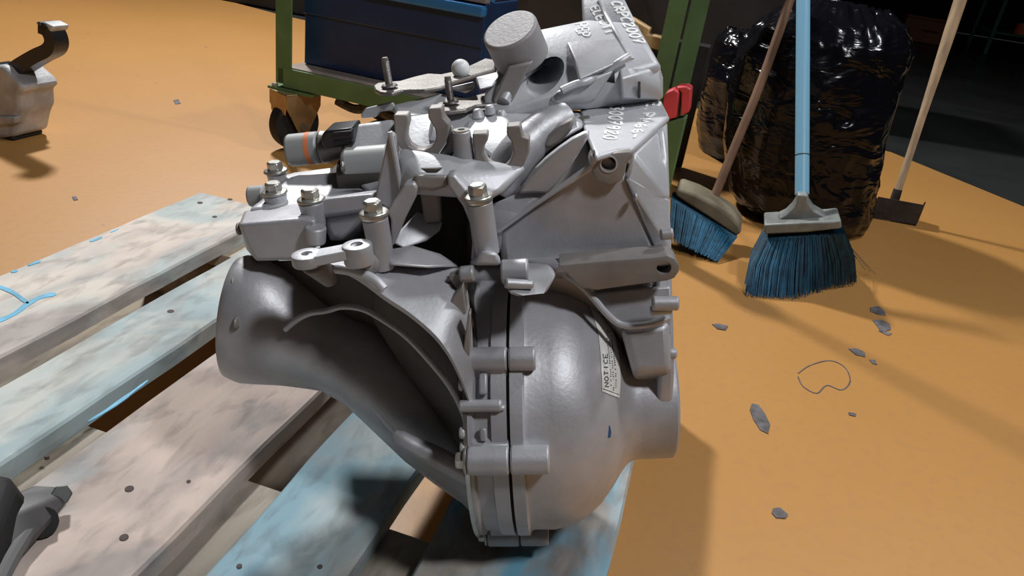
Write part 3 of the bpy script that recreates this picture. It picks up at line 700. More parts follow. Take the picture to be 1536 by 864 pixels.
# ---- left half of the joint
bm = bmesh.new(); a_lathe(bm, (0, 0, 0), X3, [(-0.0012, 0), (-0.0012, 0.1075), (-0.012, 0.1075), (-0.013, 0.104), (-0.024, 0.104), (-0.026, 0.1075), (-0.0285, 0.1075), (-0.0285, 0)], 96)
gf('case_flange', bm, ALU)
bm = bmesh.new(); a_lathe(bm, (0, 0, 0), X3, [(-0.0011, 0.09), (-0.0011, 0.1045), (0.0011, 0.1045), (0.0011, 0.09), (-0.0011, 0.09)], 96)
gf('joint_gasket', bm, HOLE)
bm = bmesh.new(); a_lathe(bm, (0, 0, 0), X3, [(-0.0315, 0), (-0.0315, 0.1095), (-0.0285, 0.1095), (-0.0285, 0)], 96)
gf('machined_edge', bm, STEEL)
def ringpt(py, R, px=775):
    best = None
    for i in range(0, 360):
        a = math.radians(i); p = V(0, -math.cos(a) * R, math.sin(a) * R); 
        if p.y > 0.03: continue
        w = GMW @ p; x, yv = proj(w)
        if best is None or abs(yv - py) < best[0]: best = (abs(yv - py), p)
    return best[1]
for py, r, xl, xr, bolt in ((540, 0.0088, -0.030, 0.020, 1), (691, 0.0105, -0.029, 0.028, 1), (802, 0.0092, -0.026, 0.024, 1), (412, 0.010, -0.0325, 0.012, 0)):
    p = ringpt(py, 0.110)
    b = boss(p + X3 * xl, p + X3 * 0.0, r, name='flange_boss'); b2_ = boss(p + X3 * 0.001, p + X3 * xr, r * 0.97, name='flange_boss')
    # web joining the boss to the ring
    bm = bmesh.new(); q = p * 0.93
    a_hull(bm, [V(x, 0, 0) + p * k + n_ * s * r * 0.95 for x in (xl + 0.002, 0.0) for k, s_ in ((1.0, 1), (0.92, 1.5)) for s in (-s_, s_) for n_ in (V(0, -p.z, p.y).normalized(),)])
    gf('boss_web', bm, ALU, bevel=0.002)
    if bolt: hexbolt(p + X3 * (xl - 0.0005), -X3, r * 0.62, 0.0078)
# small fillet ribs between the bosses
for py0, py1, x, t in ((560, 590, -0.020, 0.006), (606, 616, -0.022, 0.02), (740, 746, -0.024, 0.02), (640, 660, -0.02, 0.005)):
    a = ringpt(py0, 0.106); b = ringpt(py1, 0.106); bm = bmesh.new()
    a_prism(bm, [V(x, 0, 0) + a, V(x, 0, 0) + b, V(x, 0, 0) + b * 1.04, V(x, 0, 0) + a * 1.04], X3 * t); gf('casting_rib', bm, ALU, bevel=0.0015)
p = ringpt(608, 0.110); boss(p + X3 * -0.034, p + X3 * -0.004, 0.0042, name='pin_boss')
for py in (575, 648, 672, 725, 775):
    p = ringpt(py, 0.106); boss(p + X3 * -0.0345, p + X3 * -0.030, 0.0045, name='pin_boss', mt=ALUL)
# upper boss with teardrop recess beside it
hu('flange_shoulder', [(760, 392, -.03), (822, 396, -.035), (835, 412, -.05), (820, 440, -.07), (775, 445, -.08), (760, 440, -.08), (765, 400, 0.02), (830, 400, 0.02)], bevel=0.005)
boss(P(752, 408, -.058), P(793, 406, -.058), 0.0085, name='flange_boss')
boss(P(757, 425, -.075), P(800, 427, -.07), 0.0035, 0.003, name='casting_rib')

# ---- bell housing, big flange facing right
zt = P(900, 229, -.014).z
def zfor(py, y, x=0.125):
    lo, hi = -0.4, 0.6
    for _ in range(40):
        mid = (lo + hi) / 2
        if proj(GMW @ V(x, y, mid))[1] > py: lo = mid
        else: hi = mid
    return (lo + hi) / 2
outline = [(185, 0.055), (240, 0.03), (330, 0.010), (400, -0.006), (500, -0.030), (560, -0.042), (610, -0.042), (640, -0.02), (625, 0.05), (560, 0.14), (400, 0.24), (200, 0.28), (90, 0.28), (66, 0.22), (76, 0.17), (99, 0.145), (125, 0.14), (152, 0.135)]
bm = bmesh.new()
a_prism(bm, [V(0.1105, y, zfor(py, y) if y > .106 or y < -.01 or py > 400 else min(zfor(py, y), zt - .004)) for py, y in outline], (0.012, 0, 0)); gf('bell_flange', bm, ALU, bevel=0.003, smooth=40)
# front wall
wall = hu('bell_housing', [(748, 348, -.004), (752, 395, -.004), (890, 250, -.004), (905, 228, -.004), (942, 262, -.004), (956, 300, -.006), (985, 378, -.008), (985, 470, -.008), (830, 470, 0), (760, 350, .12), (890, 250, .14), (940, 240, .14), (985, 300, .16), (985, 420, .16), (800, 420, .1)], bevel=0.004)
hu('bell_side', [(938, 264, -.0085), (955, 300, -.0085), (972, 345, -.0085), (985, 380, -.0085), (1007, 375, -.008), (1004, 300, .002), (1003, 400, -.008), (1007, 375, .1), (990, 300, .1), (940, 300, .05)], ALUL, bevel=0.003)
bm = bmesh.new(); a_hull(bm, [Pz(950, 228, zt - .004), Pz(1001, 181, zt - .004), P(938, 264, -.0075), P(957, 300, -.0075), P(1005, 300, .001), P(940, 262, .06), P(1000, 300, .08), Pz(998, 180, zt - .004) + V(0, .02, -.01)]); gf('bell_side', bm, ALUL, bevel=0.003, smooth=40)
hu('neck_fairing', [(930, 491, -.036), (1004, 482, -.036), (1007, 558, -.0478), (950, 562, -.0478), (1007, 482, .04), (1007, 590, .02), (935, 491, .03), (952, 580, .0)], ALU, bevel=0.006)
hu('bell_web', [(890, 440, -.02), (985, 430, -.02), (1005, 430, -.022), (1006, 500, -.034), (975, 492, -.034), (930, 488, -.03), (905, 455, -.02), (890, 440, .08), (1006, 430, .08), (1006, 560, .08), (930, 560, .06)], bevel=0.005)
# curved ridge round the dome
bm = bmesh.new(); a_tube(bm, catmull([P(828, 396, -.008), P(845, 410, -.018), P(868, 425, -.026), P(890, 447, -.030), P(908, 468, -.034), P(926, 484, -.036), P(945, 489, -.038), P(975, 486, -.039), P(1004, 476, -.036)], 5), 0.0026, 10); gf('ridge', bm, ALUL)
# diagonal ridge and boss ring
bm = bmesh.new(); a_tube(bm, [P(748, 348, -.006), P(800, 309, -.007), P(845, 278, -.008), P(888, 249, -.009), P(893, 234, -.010)], [0.0012, 0.0016, 0.0022, 0.003, 0.0032], 8); gf('ridge', bm, ALUL)
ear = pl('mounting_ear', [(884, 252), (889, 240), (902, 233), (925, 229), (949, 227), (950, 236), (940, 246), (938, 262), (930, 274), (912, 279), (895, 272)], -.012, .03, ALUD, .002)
hc = P(913, 246, -.012); c_ = bmesh.new(); a_cyl(c_, hc - Y3 * .01, hc + Y3 * .022, 0.0051, n=28); carve(ear, [c_])
bm = bmesh.new(); a_lathe(bm, hc - Y3 * 0.0006, Y3, [(0, 0.0052), (0, 0.0062), (0.002, 0.0062), (0.002, 0.0052), (0, 0.0052)], 32); gf('hole_rim', bm, ALUL)
bm = bmesh.new(); a_cyl(bm, hc + Y3 * .018, hc + Y3 * .0185, 0.0057, n=28); gf('hole_bottom', bm, HOLE)
# writing tab (top shelf)
zt = P(900, 229, -.014).z
tabp = [(870, 163), (880, 159), (992, 150), (1004, 174), (950, 222), (925, 224), (903, 231), (894, 234), (886, 215), (876, 190)]
bm = bmesh.new(); a_prism(bm, [Pz(a, b, zt) for a, b in tabp], (0, 0, -.005)); tab = gf('top_shelf', bm, ALUL, bevel=0.0018, smooth=40)
# upper bell: sloping roof
tb_ = Pz(990, 152, zt); tl_ = Pz(872, 163, zt)
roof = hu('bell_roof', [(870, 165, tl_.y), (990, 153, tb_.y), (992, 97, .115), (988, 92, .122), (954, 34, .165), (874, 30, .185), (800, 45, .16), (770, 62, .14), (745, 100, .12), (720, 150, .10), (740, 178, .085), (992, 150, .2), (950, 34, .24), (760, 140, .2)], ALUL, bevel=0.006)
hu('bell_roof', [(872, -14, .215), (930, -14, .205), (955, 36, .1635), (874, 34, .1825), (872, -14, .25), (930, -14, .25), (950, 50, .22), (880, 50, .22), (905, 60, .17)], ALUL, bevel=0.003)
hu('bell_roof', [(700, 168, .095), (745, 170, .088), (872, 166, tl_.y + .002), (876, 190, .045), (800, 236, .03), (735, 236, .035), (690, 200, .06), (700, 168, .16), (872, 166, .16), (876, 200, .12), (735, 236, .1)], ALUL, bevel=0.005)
cuts = []
c_ = bmesh.new(); bmesh.ops.create_icosphere(c_, subdivisions=3, radius=1); ctr = P(818, 118, .1); c_.transform(Matrix.Translation(ctr) @ Matrix.Rotation(-0.6, 4, 'Y') @ Matrix.Diagonal((0.0185, 0.09, 0.0105, 1))); cuts.append(c_)
c_ = bmesh.new(); a_prism(c_, Q([(890, 148), (895, 134), (908, 120), (926, 106), (931, 108), (932, 149)], .05), (0, .07, 0)); cuts.append(c_)
carve(roof, cuts)
# stepped pad, square-ended lug and saddle, raised from the sloping roof
bpy.context.view_layer.update(); dgr = bpy.context.evaluated_depsgraph_get()
_vs, _fs = [], []
for o_ in gear.children:
    if o_.name.startswith('bell_roof'):
        me_ = o_.evaluated_get(dgr).to_mesh(); k_ = len(_vs)
        _vs += [v.co.copy() for v in me_.vertices]; _fs += [[q + k_ for q in p.vertices] for p in me_.polygons]; o_.evaluated_get(dgr).to_mesh_clear()
RB = BVHTree.FromPolygons(_vs, _fs)
def raised(name, pts, mt, bevel=.003, back=.02):
    P_ = []
    for px, py, l in pts:
        d = lray(px, py).normalized(); h = RB.ray_cast(CL, d)[0]
        if h is None: h = P(px, py, tb_.y)
        P_ += [h - d * l, h - d * l + V(0, back, -back * 0.3)]
    bm = bmesh.new(); a_hull(bm, P_); return gf(name, bm, mt, bevel=bevel, seg=3, smooth=40)
raised('stepped_pad', [(851, 63, .004), (924, 57, .003), (938, 86, .010), (863, 90, .016), (869, 120, .015), (903, 108, .012), (924, 96, .010)], ALU, .0025)
raised('square_lug', [(929, 104, .002), (990, 99, .002), (931, 118, .010), (995, 116, .010), (932, 148, .012), (995, 148, .012)], ALUL, .003)
raised('lug_slot', [(957, 122, .0125), (961, 122, .0125), (961, 147, .0132), (957, 147, .0132)], ALUK, .0004, .002)
raised('roof_saddle', [(862, 126, .006), (897, 117, .007), (922, 104, .008), (902, 124, .006), (890, 142, .006), (892, 150, .006), (880, 155, .006), (832, 156, .005), (825, 149, .004), (836, 136, .004)], ALUL, .002)
def surf(pxs, l): 
    out = []
    for px, py in pxs:
        d = lray(px, py).normalized(); h = RB.ray_cast(CL, d)[0]
        if h: out.append(h - d * l)
    return out
bm = bmesh.new(); a_tube(bm, catmull(surf([(842, 136), (862, 127), (880, 122), (898, 113), (915, 103), (930, 93), (943, 85)], .010), 5), .0032, 12); gf('roof_rib', bm, ALUL)
bm = bmesh.new(); a_tube(bm, catmull(surf([(756, 152), (768, 130), (786, 108), (808, 97), (828, 96)], .002), 5), .005, 12); gf('roof_rib', bm, ALUL)
def ribbon(name, pts, r, mt=ALUL, n=12):
    bm = bmesh.new(); c = catmull([P(*q) for q in pts], 6); a_tube(bm, c, r, n); return gf(name, bm, mt)
# broad swelling and leaf-shaped ribs on the front
bm = bmesh.new(); a_tube(bm, catmull([P(742, 290, .02), P(755, 262, .026), P(782, 225, .036), P(815, 195, .048), P(850, 178, .06)], 6), [0.011, 0.0125, 0.0135, 0.0145, 0.0145, 0.015, 0.015, 0.0155, 0.016, 0.016, 0.016, 0.016, 0.016, 0.016, 0.016, 0.015, 0.015, 0.015, 0.015, 0.014, 0.014, 0.014, 0.013, 0.013, 0.013], 20); gf('swelling', bm, ALU)
pl('leaf_rib', [(886, 199), (876, 201), (858, 210), (838, 224), (818, 240), (800, 258), (785, 277), (777, 291), (800, 290), (822, 291), (836, 276), (852, 256), (868, 232), (880, 212)], -.002, .010, ALU, .002)
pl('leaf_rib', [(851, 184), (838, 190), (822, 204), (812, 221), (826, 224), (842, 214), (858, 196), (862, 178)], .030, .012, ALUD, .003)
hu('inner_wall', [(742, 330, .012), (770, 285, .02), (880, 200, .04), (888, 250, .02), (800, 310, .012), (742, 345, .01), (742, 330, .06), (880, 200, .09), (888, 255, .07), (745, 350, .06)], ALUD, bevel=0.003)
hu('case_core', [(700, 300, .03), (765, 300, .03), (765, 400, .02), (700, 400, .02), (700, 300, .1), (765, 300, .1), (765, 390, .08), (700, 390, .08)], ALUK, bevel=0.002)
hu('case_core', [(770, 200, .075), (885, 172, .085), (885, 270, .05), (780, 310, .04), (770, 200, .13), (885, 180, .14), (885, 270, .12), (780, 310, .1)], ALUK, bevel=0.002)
hu('wall_root', [(730, 310, .0), (770, 292, .004), (820, 290, .002), (778, 318, -.003), (748, 345, -.003), (742, 385, -.003), (735, 385, .0), (730, 310, .05), (820, 290, .05), (748, 385, .05)], ALU, bevel=0.004)
# ---- lower arm with eye
arm = pl('mounting_arm', [(838, 398), (900, 392), (985, 386), (1001, 383), (1012, 388), (1019, 398), (1019, 408), (1012, 418), (1000, 422), (960, 427), (895, 436), (870, 432)], -.036, .022, ALUD, .0015)
hc = P(996, 402, -.036); c_ = bmesh.new(); a_cyl(c_, hc - Y3 * .01, hc + Y3 * .016, 0.0052, n=28); carve(arm, [c_])
bm = bmesh.new(); a_cyl(bm, hc + Y3 * .0155, hc + Y3 * .016, 0.0053, n=28); gf('hole_bottom', bm, HOLE)
hu('arm_shelf', [(836, 396, -.033), (1000, 384, -.033), (1012, 389, -.033), (1010, 396, -.033), (838, 408, -.033), (760, 388, .0), (990, 374, 0.0), (1002, 380, .0), (830, 420, 0), (1000, 410, 0)], ALU, bevel=0.003)
boss(P(978, 455, -.046), P(1018, 455, -.046), 0.0052, name='pin_boss'); boss(P(975, 466, -.042), P(1008, 464, -.042), 0.0035, name='casting_rib')
boss(P(990, 352, -.02), P(1010, 350, -.02), 0.0042, name='pin_boss'); boss(P(1003, 530, -.034), P(1015, 530, -.034), 0.004, name='pin_boss')
boss(P(950, 296, -.012), P(956, 296, -.012), 0.003, name='pin_boss')

# ---- trumpet and dark belly of the case (loft along x)
secs = [(350, 396, 552, 0.0, 0.036), (352, 391, 557, 0.0, 0.039), (362, 388, 561, 0.0, 0.041), (374, 389, 565, 0.0, 0.042), (400, 394, 566, 0.0, 0.043), (430, 406, 566, 0.002, 0.044), (460, 428, 566, 0.006, 0.047), (500, 455, 567, 0.010, 0.050), (535, 465, 585, 0.014, 0.054), (575, 482, 625, 0.010, 0.056), (620, 514, 668, 0.006, 0.058), (662, 560, 700, -0.002, 0.056), (700, 615, 728, -0.012, 0.050), (722, 650, 752, -0.018, 0.046)]
bm = bmesh.new(); rings = []; n = 56
for px, t, b, yc, ry in secs:
    A = P(px, t, yc); B = P(px, b, yc); c = (A + B) / 2; u = (A - B) / 2
    rings.append([bm.verts.new(c + u * math.cos(2 * math.pi * i / n) + V(0, -ry * math.sin(2 * math.pi * i / n), 0)) for i in range(n)])
for a, b in zip(rings, rings[1:]):
    for i in range(n): bm.faces.new((a[i], a[(i + 1) % n], b[(i + 1) % n], b[i]))
bm.faces.new(rings[0][::-1]); bm.faces.new(rings[-1]); gf('extension_case', bm, ALUK if False else ALU, smooth=50)
hexbolt(P(353, 528, -.03), -X3, 0.0034, 0.006); boss(P(356, 529, -.032), P(386, 529, -.036), 0.0052, name='flange_boss')
boss(P(352, 484, -.04), P(358, 484, -.04), 0.0045, name='flange_boss', mt=ALUD)
boss(P(348, 424, -.02), P(354, 424, -.02), 0.004, name='flange_boss', mt=ALUD)
# highlight ribs on the belly
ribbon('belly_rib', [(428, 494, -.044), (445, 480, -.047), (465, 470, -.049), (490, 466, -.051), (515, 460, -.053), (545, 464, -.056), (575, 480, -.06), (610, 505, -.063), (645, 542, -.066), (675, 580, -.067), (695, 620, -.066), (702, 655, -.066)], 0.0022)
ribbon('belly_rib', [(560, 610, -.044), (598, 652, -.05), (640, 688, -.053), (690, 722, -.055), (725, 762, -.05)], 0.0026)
bm = bmesh.new(); a_tube(bm, catmull([P(592, 650, -.066), P(620, 668, -.07), P(660, 688, -.073), P(706, 714, -.074), P(716, 716, -.074)], 5), [0.003, 0.004, 0.0055, 0.006, 0.0065, 0.007, 0.007, 0.0075] + [0.0078] * 13, 14); gf('belly_strut', bm, ALU)
boss(P(700, 714, -.075), P(722, 716, -.075), 0.0075, name='pin_boss')
# ---- shelf lip over the belly
fr = catmull([P(*q) for q in ((484, 392, -.052), (512, 402, -.058), (542, 418, -.066), (577, 444, -.074), (621, 474, -.081), (660, 511, -.087), (687, 556, -.091), (707, 612, -.092), (722, 690, -.09))], 5)
bk = catmull([P(*q) for q in ((470, 372, -.01), (500, 372, -.005), (545, 370, -.0), (590, 374, -.01), (640, 388, -.02), (690, 402, -.03), (706, 470, -.055), (712, 560, -.078), (723, 680, -.086))], 5)
bm = bmesh.new(); th = 0.004
rows = []
for a, b in zip(fr, bk):
    mdl = (a + b) / 2 + V(0, -0.002, 0.004)
    dn = V(-0.25, 0.25, -0.93) * th
    rows.append([bm.verts.new(q) for q in (a, mdl, b, b + dn, mdl + dn, a + dn)])
for A, B in zip(rows, rows[1:]):
    for k in range(6): bm.faces.new((A[k], A[(k + 1) % 6], B[(k + 1) % 6], B[k]))
bm.faces.new(rows[0][::-1]); bm.faces.new(rows[-1]); gf('shelf_lip', bm, ALU, bevel=0.0008, smooth=40)
# dark core filling the case
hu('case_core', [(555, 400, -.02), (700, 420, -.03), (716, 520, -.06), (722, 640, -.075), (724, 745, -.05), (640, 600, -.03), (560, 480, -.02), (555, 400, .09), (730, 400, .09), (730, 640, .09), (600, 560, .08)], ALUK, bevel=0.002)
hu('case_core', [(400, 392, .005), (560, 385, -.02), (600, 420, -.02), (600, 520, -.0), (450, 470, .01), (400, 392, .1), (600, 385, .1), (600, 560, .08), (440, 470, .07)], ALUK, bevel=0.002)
# small rod and lug left of the flange top
boss(P(690, 412, -.05), P(712, 410, -.05), 0.006, name='lug'); ribbon('casting_rib', [(640, 442, -.055), (655, 436, -.05), (672, 420, -.045), (690, 410, -.045)], 0.0018)
pl('casting_rib', [(672, 416), (700, 404), (700, 440), (694, 448)], -.05, .008, ALUD, .001)
pl('casting_rib', [(668, 462), (694, 428), (700, 470), (680, 480)], -.062, .01, ALUD, .001)
pl('casting_rib', [(694, 530), (702, 470), (706, 470), (704, 535)], -.08, .008, ALUD, .001)

# ---- upper left cover
hu('front_cover', [(358, 336, -.02), (457, 327, -.02), (474, 330, -.02), (478, 362, -.02), (462, 390, -.02), (384, 392, -.02), (374, 376, -.02), (363, 350, -.02), (366, 316, .04), (470, 300, .04), (480, 362, .08), (370, 376, .08)], bevel=0.003)
hu('front_cover', [(459, 301, -.005), (561, 290, -.005), (556, 306, -.005), (546, 318, -.005), (485, 327, -.005), (466, 322, -.005), (459, 301, .05), (568, 284, .05), (556, 318, .05), (466, 322, .05)], bevel=0.003)
hu('front_cover', [(484, 322, .0), (546, 316, .0), (540, 332, .0), (525, 348, .0), (511, 360, .0), (496, 361, .0), (488, 345, .0), (484, 322, .06), (560, 316, .06), (540, 360, .06), (496, 361, .06)], bevel=0.006)
boss(P(473, 340, -.022), P(474, 365, -.022), 0.008, 0.007, name='rib_boss')
hu('case_deck', [(372, 314, .03), (400, 300, .05), (440, 262, .09), (560, 252, .10), (600, 270, .10), (600, 300, .04), (470, 312, .03), (372, 330, .03), (600, 330, .1), (480, 330, .1)], ALUL, bevel=0.004)
hu('case_deck', [(408, 268, .10), (440, 258, .12), (500, 250, .13), (500, 262, .11), (430, 272, .09), (410, 276, .09), (480, 280, .12)], ALU, bevel=0.003)
hu('case_deck', [(400, 305, .05), (440, 292, .065), (520, 282, .07), (560, 284, .05), (560, 296, .03), (430, 306, .04), (420, 320, .04), (560, 320, .05)], ALUL, bevel=0.003)
for px, py, y, r, h in ((414, 258, .10, 0.0085, 0.024), (412, 290, .045, 0.0095, 0.022), (467, 301, -.003, 0.0100, 0.024)):
    c = P(px, py, y); boss(c - Z3 * h, c, r * 0.7, r, name='bolt_boss'); hexbolt(c, Z3, 0.0068, 0.0095, mt=ZINC)
boss(P(374, 295, .06), P(400, 293, .06), 0.0088, mt=GREYP, name='plug', bevel=0.002)
boss(P(356, 343, .0), P(362, 343, .0), 0.005, mt=ALUD, name='pin_boss')
# ---- eyelets
def eye(px, py, y, r, h, hr):
    c = P(px, py, y); bm = bmesh.new(); a_cyl(bm, c - Z3 * h, c, r, n=32); o = gf('eyelet', bm, ALU, bevel=0.0012)
    k = bmesh.new(); a_cyl(k, c - Z3 * h * 0.9, c + Z3 * .01, hr, n=24); carve(o, [k]); return c
c1 = eye(460, 380, -.072, 0.0105, 0.008, 0.0038); c2 = eye(535, 366, -.070, 0.0100, 0.014, 0.0042)
bm = bmesh.new(); s = V(0, .008, 0); a_prism(bm, [c1 - s - Z3 * .001, c2 - s - Z3 * .001 + V(-.004, 0, 0), c2 + s - Z3 * .001, c1 + s - Z3 * .001], -Z3 * .007); gf('eyelet_bridge', bm, ALUL, bevel=0.001)
boss(c1 - Z3 * .008 + V(.002, .004, 0), c1 - Z3 * .030 + V(.006, .02, 0), 0.0095, 0.0055, name='eyelet_stem', mt=ALUD); boss(c2 - Z3 * .014 + V(.002, .004, 0), c2 - Z3 * .024 + V(.002, .02, 0), 0.007, name='eyelet_stem', mt=ALUD)
ribbon('lip_rib', [(505, 403, -.062), (520, 405, -.065), (540, 410, -.068), (562, 420, -.072), (576, 434, -.075)], 0.0036)

# ---- bracket posts with bolts
def post(px0, py0, px1, py1, y, r0, r1, bolt=True, name='post'):
    a = P(px0, py0, y); b = P(px1, py1, y); bm = bmesh.new(); a_cyl(bm, b, a, r1, r0, 32); gf(name, bm, ALU, bevel=0.001)
    if bolt:
        ax = (a - b).normalized(); bm = bmesh.new(); a_cyl(bm, a, a + ax * .002, r0 * 1.05, n=32); gf('washer', bm, STEEL, bevel=0.0004)
        hexbolt(a + ax * .002, ax, r0 * 0.74, 0.0105, mt=ZINC)
post(562, 326, 576, 402, -.045, 0.0090, 0.0082); post(719, 302, 731, 380, -.035, 0.0090, 0.0088)
post(692, 196, 700, 268, .012, 0.0066, 0.0085, False)
c = P(692, 195, .012); bm = bmesh.new(); a_cyl(bm, c, c + Z3 * .0006, 0.0026, n=16); gf('post_hole', bm, HOLE)
bm = bmesh.new(); a_cyl(bm, c - Z3 * .001, c + Z3 * .0004, 0.0058, n=24); gf('post_face', bm, STEEL)
hu('post_foot', [(722, 375, -.05), (748, 378, -.05), (752, 398, -.05), (712, 398, -.05), (700, 398, -.03), (722, 375, -.01), (752, 398, 0)], ALUL, bevel=0.003)
# side gusset plates
pl('gusset', [(583, 198), (592, 204), (601, 284), (596, 300), (583, 314), (561, 302)], -.004, .008, ALU, .0015)
bm = bmesh.new(); a_tube(bm, [P(585, 198, -.005), P(594, 240, -.006), P(602, 286, -.008)], 0.0018, 8); gf('gusset_edge', bm, ALUL)
# yokes
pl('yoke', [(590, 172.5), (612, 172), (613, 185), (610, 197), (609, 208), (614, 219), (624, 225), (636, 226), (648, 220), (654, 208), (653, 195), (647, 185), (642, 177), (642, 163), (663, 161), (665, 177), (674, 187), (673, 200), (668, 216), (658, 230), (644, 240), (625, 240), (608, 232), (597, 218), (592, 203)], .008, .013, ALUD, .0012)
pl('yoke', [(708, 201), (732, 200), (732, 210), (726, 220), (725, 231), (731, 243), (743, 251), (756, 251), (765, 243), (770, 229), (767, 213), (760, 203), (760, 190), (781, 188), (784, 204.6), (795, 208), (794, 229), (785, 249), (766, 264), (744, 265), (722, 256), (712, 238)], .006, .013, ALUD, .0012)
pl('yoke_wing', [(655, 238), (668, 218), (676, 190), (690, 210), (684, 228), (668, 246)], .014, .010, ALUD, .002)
# saddle under the yokes
hu('bracket_saddle', [(596, 222, .006), (620, 244, .0), (650, 246, .0), (690, 262, .0), (720, 262, .0), (790, 252, .004), (760, 285, -.012), (735, 300, -.02), (700, 285, -.02), (676, 264, -.018), (622, 264, -.018), (602, 290, -.015), (596, 222, .035), (790, 246, .04), (620, 235, .045), (735, 300, .02), (602, 290, .02)], ALUL, bevel=0.005)
pl('bracket_arm', [(606, 278), (621, 274), (626, 282), (624, 296), (607, 330), (592, 366), (586, 372), (586, 330), (580, 318), (590, 300)], -.03, .014, ALU, .0025)
pl('bracket_arm', [(670, 264), (682, 262), (702, 286), (722, 300), (724, 380), (713, 395), (706, 392), (708, 365), (704, 334), (694, 310), (678, 288), (672, 280)], -.03, .014, ALU, .0025)
hu('bracket_bar', [(620, 262, -.026), (673, 262, -.026), (672, 280, -.026), (650, 287, -.026), (622, 284, -.026), (620, 262, .0), (673, 262, .0), (672, 278, .0), (622, 280, 0)], ALUD, bevel=0.003)
pl('bar_slot', [(630, 253), (664, 253), (655, 260), (640, 260)], -.0235, .004, ALUK, .001)
pl('hook_rib', [(629, 286), (648, 284), (660, 296), (662, 334), (636, 337)], -.0, .008, ALUD, .002)
hu('inner_boss', [(592, 365, -.02), (600, 345, -.01), (626, 318, .01), (634, 334, .0), (664, 333, .005), (660, 346, -.004), (640, 362, -.012), (606, 372, -.022), (592, 365, .03), (660, 340, .04), (626, 318, .05)], ALUL, bevel=0.002)
hu('case_bridge', [(576, 375, -.035), (620, 368, -.035), (660, 380, -.03), (690, 400, -.03), (640, 402, -.05), (580, 398, -.055), (576, 375, .0), (690, 400, .0), (640, 380, .0)], ALU, bevel=0.003)

# ---- main case top, behind the yokes
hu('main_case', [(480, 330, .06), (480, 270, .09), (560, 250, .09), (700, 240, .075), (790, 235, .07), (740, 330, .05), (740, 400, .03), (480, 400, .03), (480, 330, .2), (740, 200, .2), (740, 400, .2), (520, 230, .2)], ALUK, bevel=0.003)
hu('main_case', [(514, 190, .105), (590, 179, .105), (596, 260, .06), (575, 292, .05), (556, 296, .05), (520, 262, .07), (520, 190, .15), (600, 180, .15), (600, 280, .12)], ALUL, bevel=0.003)
hu('main_case', [(592, 178, .09), (660, 168, .09), (740, 172, .085), (762, 178, .08), (800, 205, .06), (790, 250, .045), (700, 262, .035), (600, 250, .035), (600, 180, .16), (760, 160, .16), (800, 230, .1)], ALUL, bevel=0.004)
hu('main_case', [(588, 158, .12), (664, 140, .13), (690, 150, .12), (690, 172, .1), (592, 178, .1), (664, 140, .16), (590, 160, .17)], ALUL, bevel=0.004)
boss(P(645, 195, .06), P(662, 198, .062), 0.008, name='pin_boss', mt=ALUL)
pl('clip_bracket', [(541, 172), (548, 163), (588, 153), (592, 158), (592, 166), (570, 168), (564, 176), (542, 178)], .12, .004, ALUL, .001)
# scatter of small lumps under the levers
for i in range(7):
    r = random.Random(i + 40); c = P(r.uniform(690, 760), r.uniform(160, 185), .085); boss(c - Z3 * .006, c + Z3 * r.uniform(.001, .004), r.uniform(.004, .007), r.uniform(.002, .004), name='casting_lump', mt=ALUL)
# ---- sensors
a, b = P(433, 226, .11), P(482, 221, .11)
bm = bmesh.new(); a_cyl(bm, a, b, 0.0140, 0.0140, 36); sn = gf('speed_sensor', bm, GREYP, bevel=0.0025)
ax = (b - a).normalized()
bm = bmesh.new(); a_cyl(bm, a + ax * .018, a + ax * .022, 0.0142, n=36); gf('paint_dab', bm, ORNG, sn)
bm = bmesh.new(); a_cyl(bm, b, P(520, 217, .11), 0.0145, 0.011, 30); gf('sensor_neck', bm, GSTEEL, sn, bevel=0.002)
cn_ = pl('connector', [(484, 199), (490, 196), (529, 192), (531, 218), (486, 224), (480, 212)], .085, .03, BLKP, .002)
pl('connector_rib', [(499, 199), (527, 196), (527, 199), (499, 203)], .083, .004, BLKP, .0006, parent=cn_); pl('connector_rib', [(499, 212), (529, 209), (529, 212), (499, 215)], .083, .004, BLKP, .0006, parent=cn_)
bm = bmesh.new(); a_cyl(bm, P(517, 250, .075), P(590, 243, .075), 0.0155, 0.0150, 36); so = gf('solenoid', bm, GREYP, bevel=0.004)
boss(P(512, 250, .06), P(518, 250, .06), 0.004, name='pin', mt=GSTEEL, parent=so)
boss(P(510, 262, .072), P(590, 262, .072), 0.013, name='solenoid_base', mt=ALUK, parent=so)

# ---- shift levers, studs, counterweight
def zof(px, py, y): return P(px, py, y).z
def lever(pxs, zc, th, tilt=None, mt=GSTEEL):
    bm = bmesh.new(); a_prism(bm, [Pz(a, b, zc) for a, b in pxs], (0, 0, -th)); return gf('shift_lever', bm, mt, bevel=0.0012)
z1 = zof(600, 130, .135)
l1 = lever([(560, 128), (566, 124), (576, 123), (600, 121), (620, 115), (642, 110), (662, 111), (676, 108), (700, 100), (728, 87), (744, 90), (742, 103), (712, 112), (680, 122), (662, 130), (636, 134), (604, 134), (588, 139), (570, 138), (562, 134)], z1, .0035)
z2 = zof(680, 155, .10)
l2 = lever([(650, 160), (656, 154), (680, 149), (705, 145), (735, 137), (760, 132), (773, 140), (774, 150), (752, 154), (715, 157), (700, 163), (676, 166), (658, 167)], z2, .0035)
lever([(664, 172), (702, 160), (706, 168), (690, 176), (668, 182)], z2 - .010, .003, mt=ALUD)
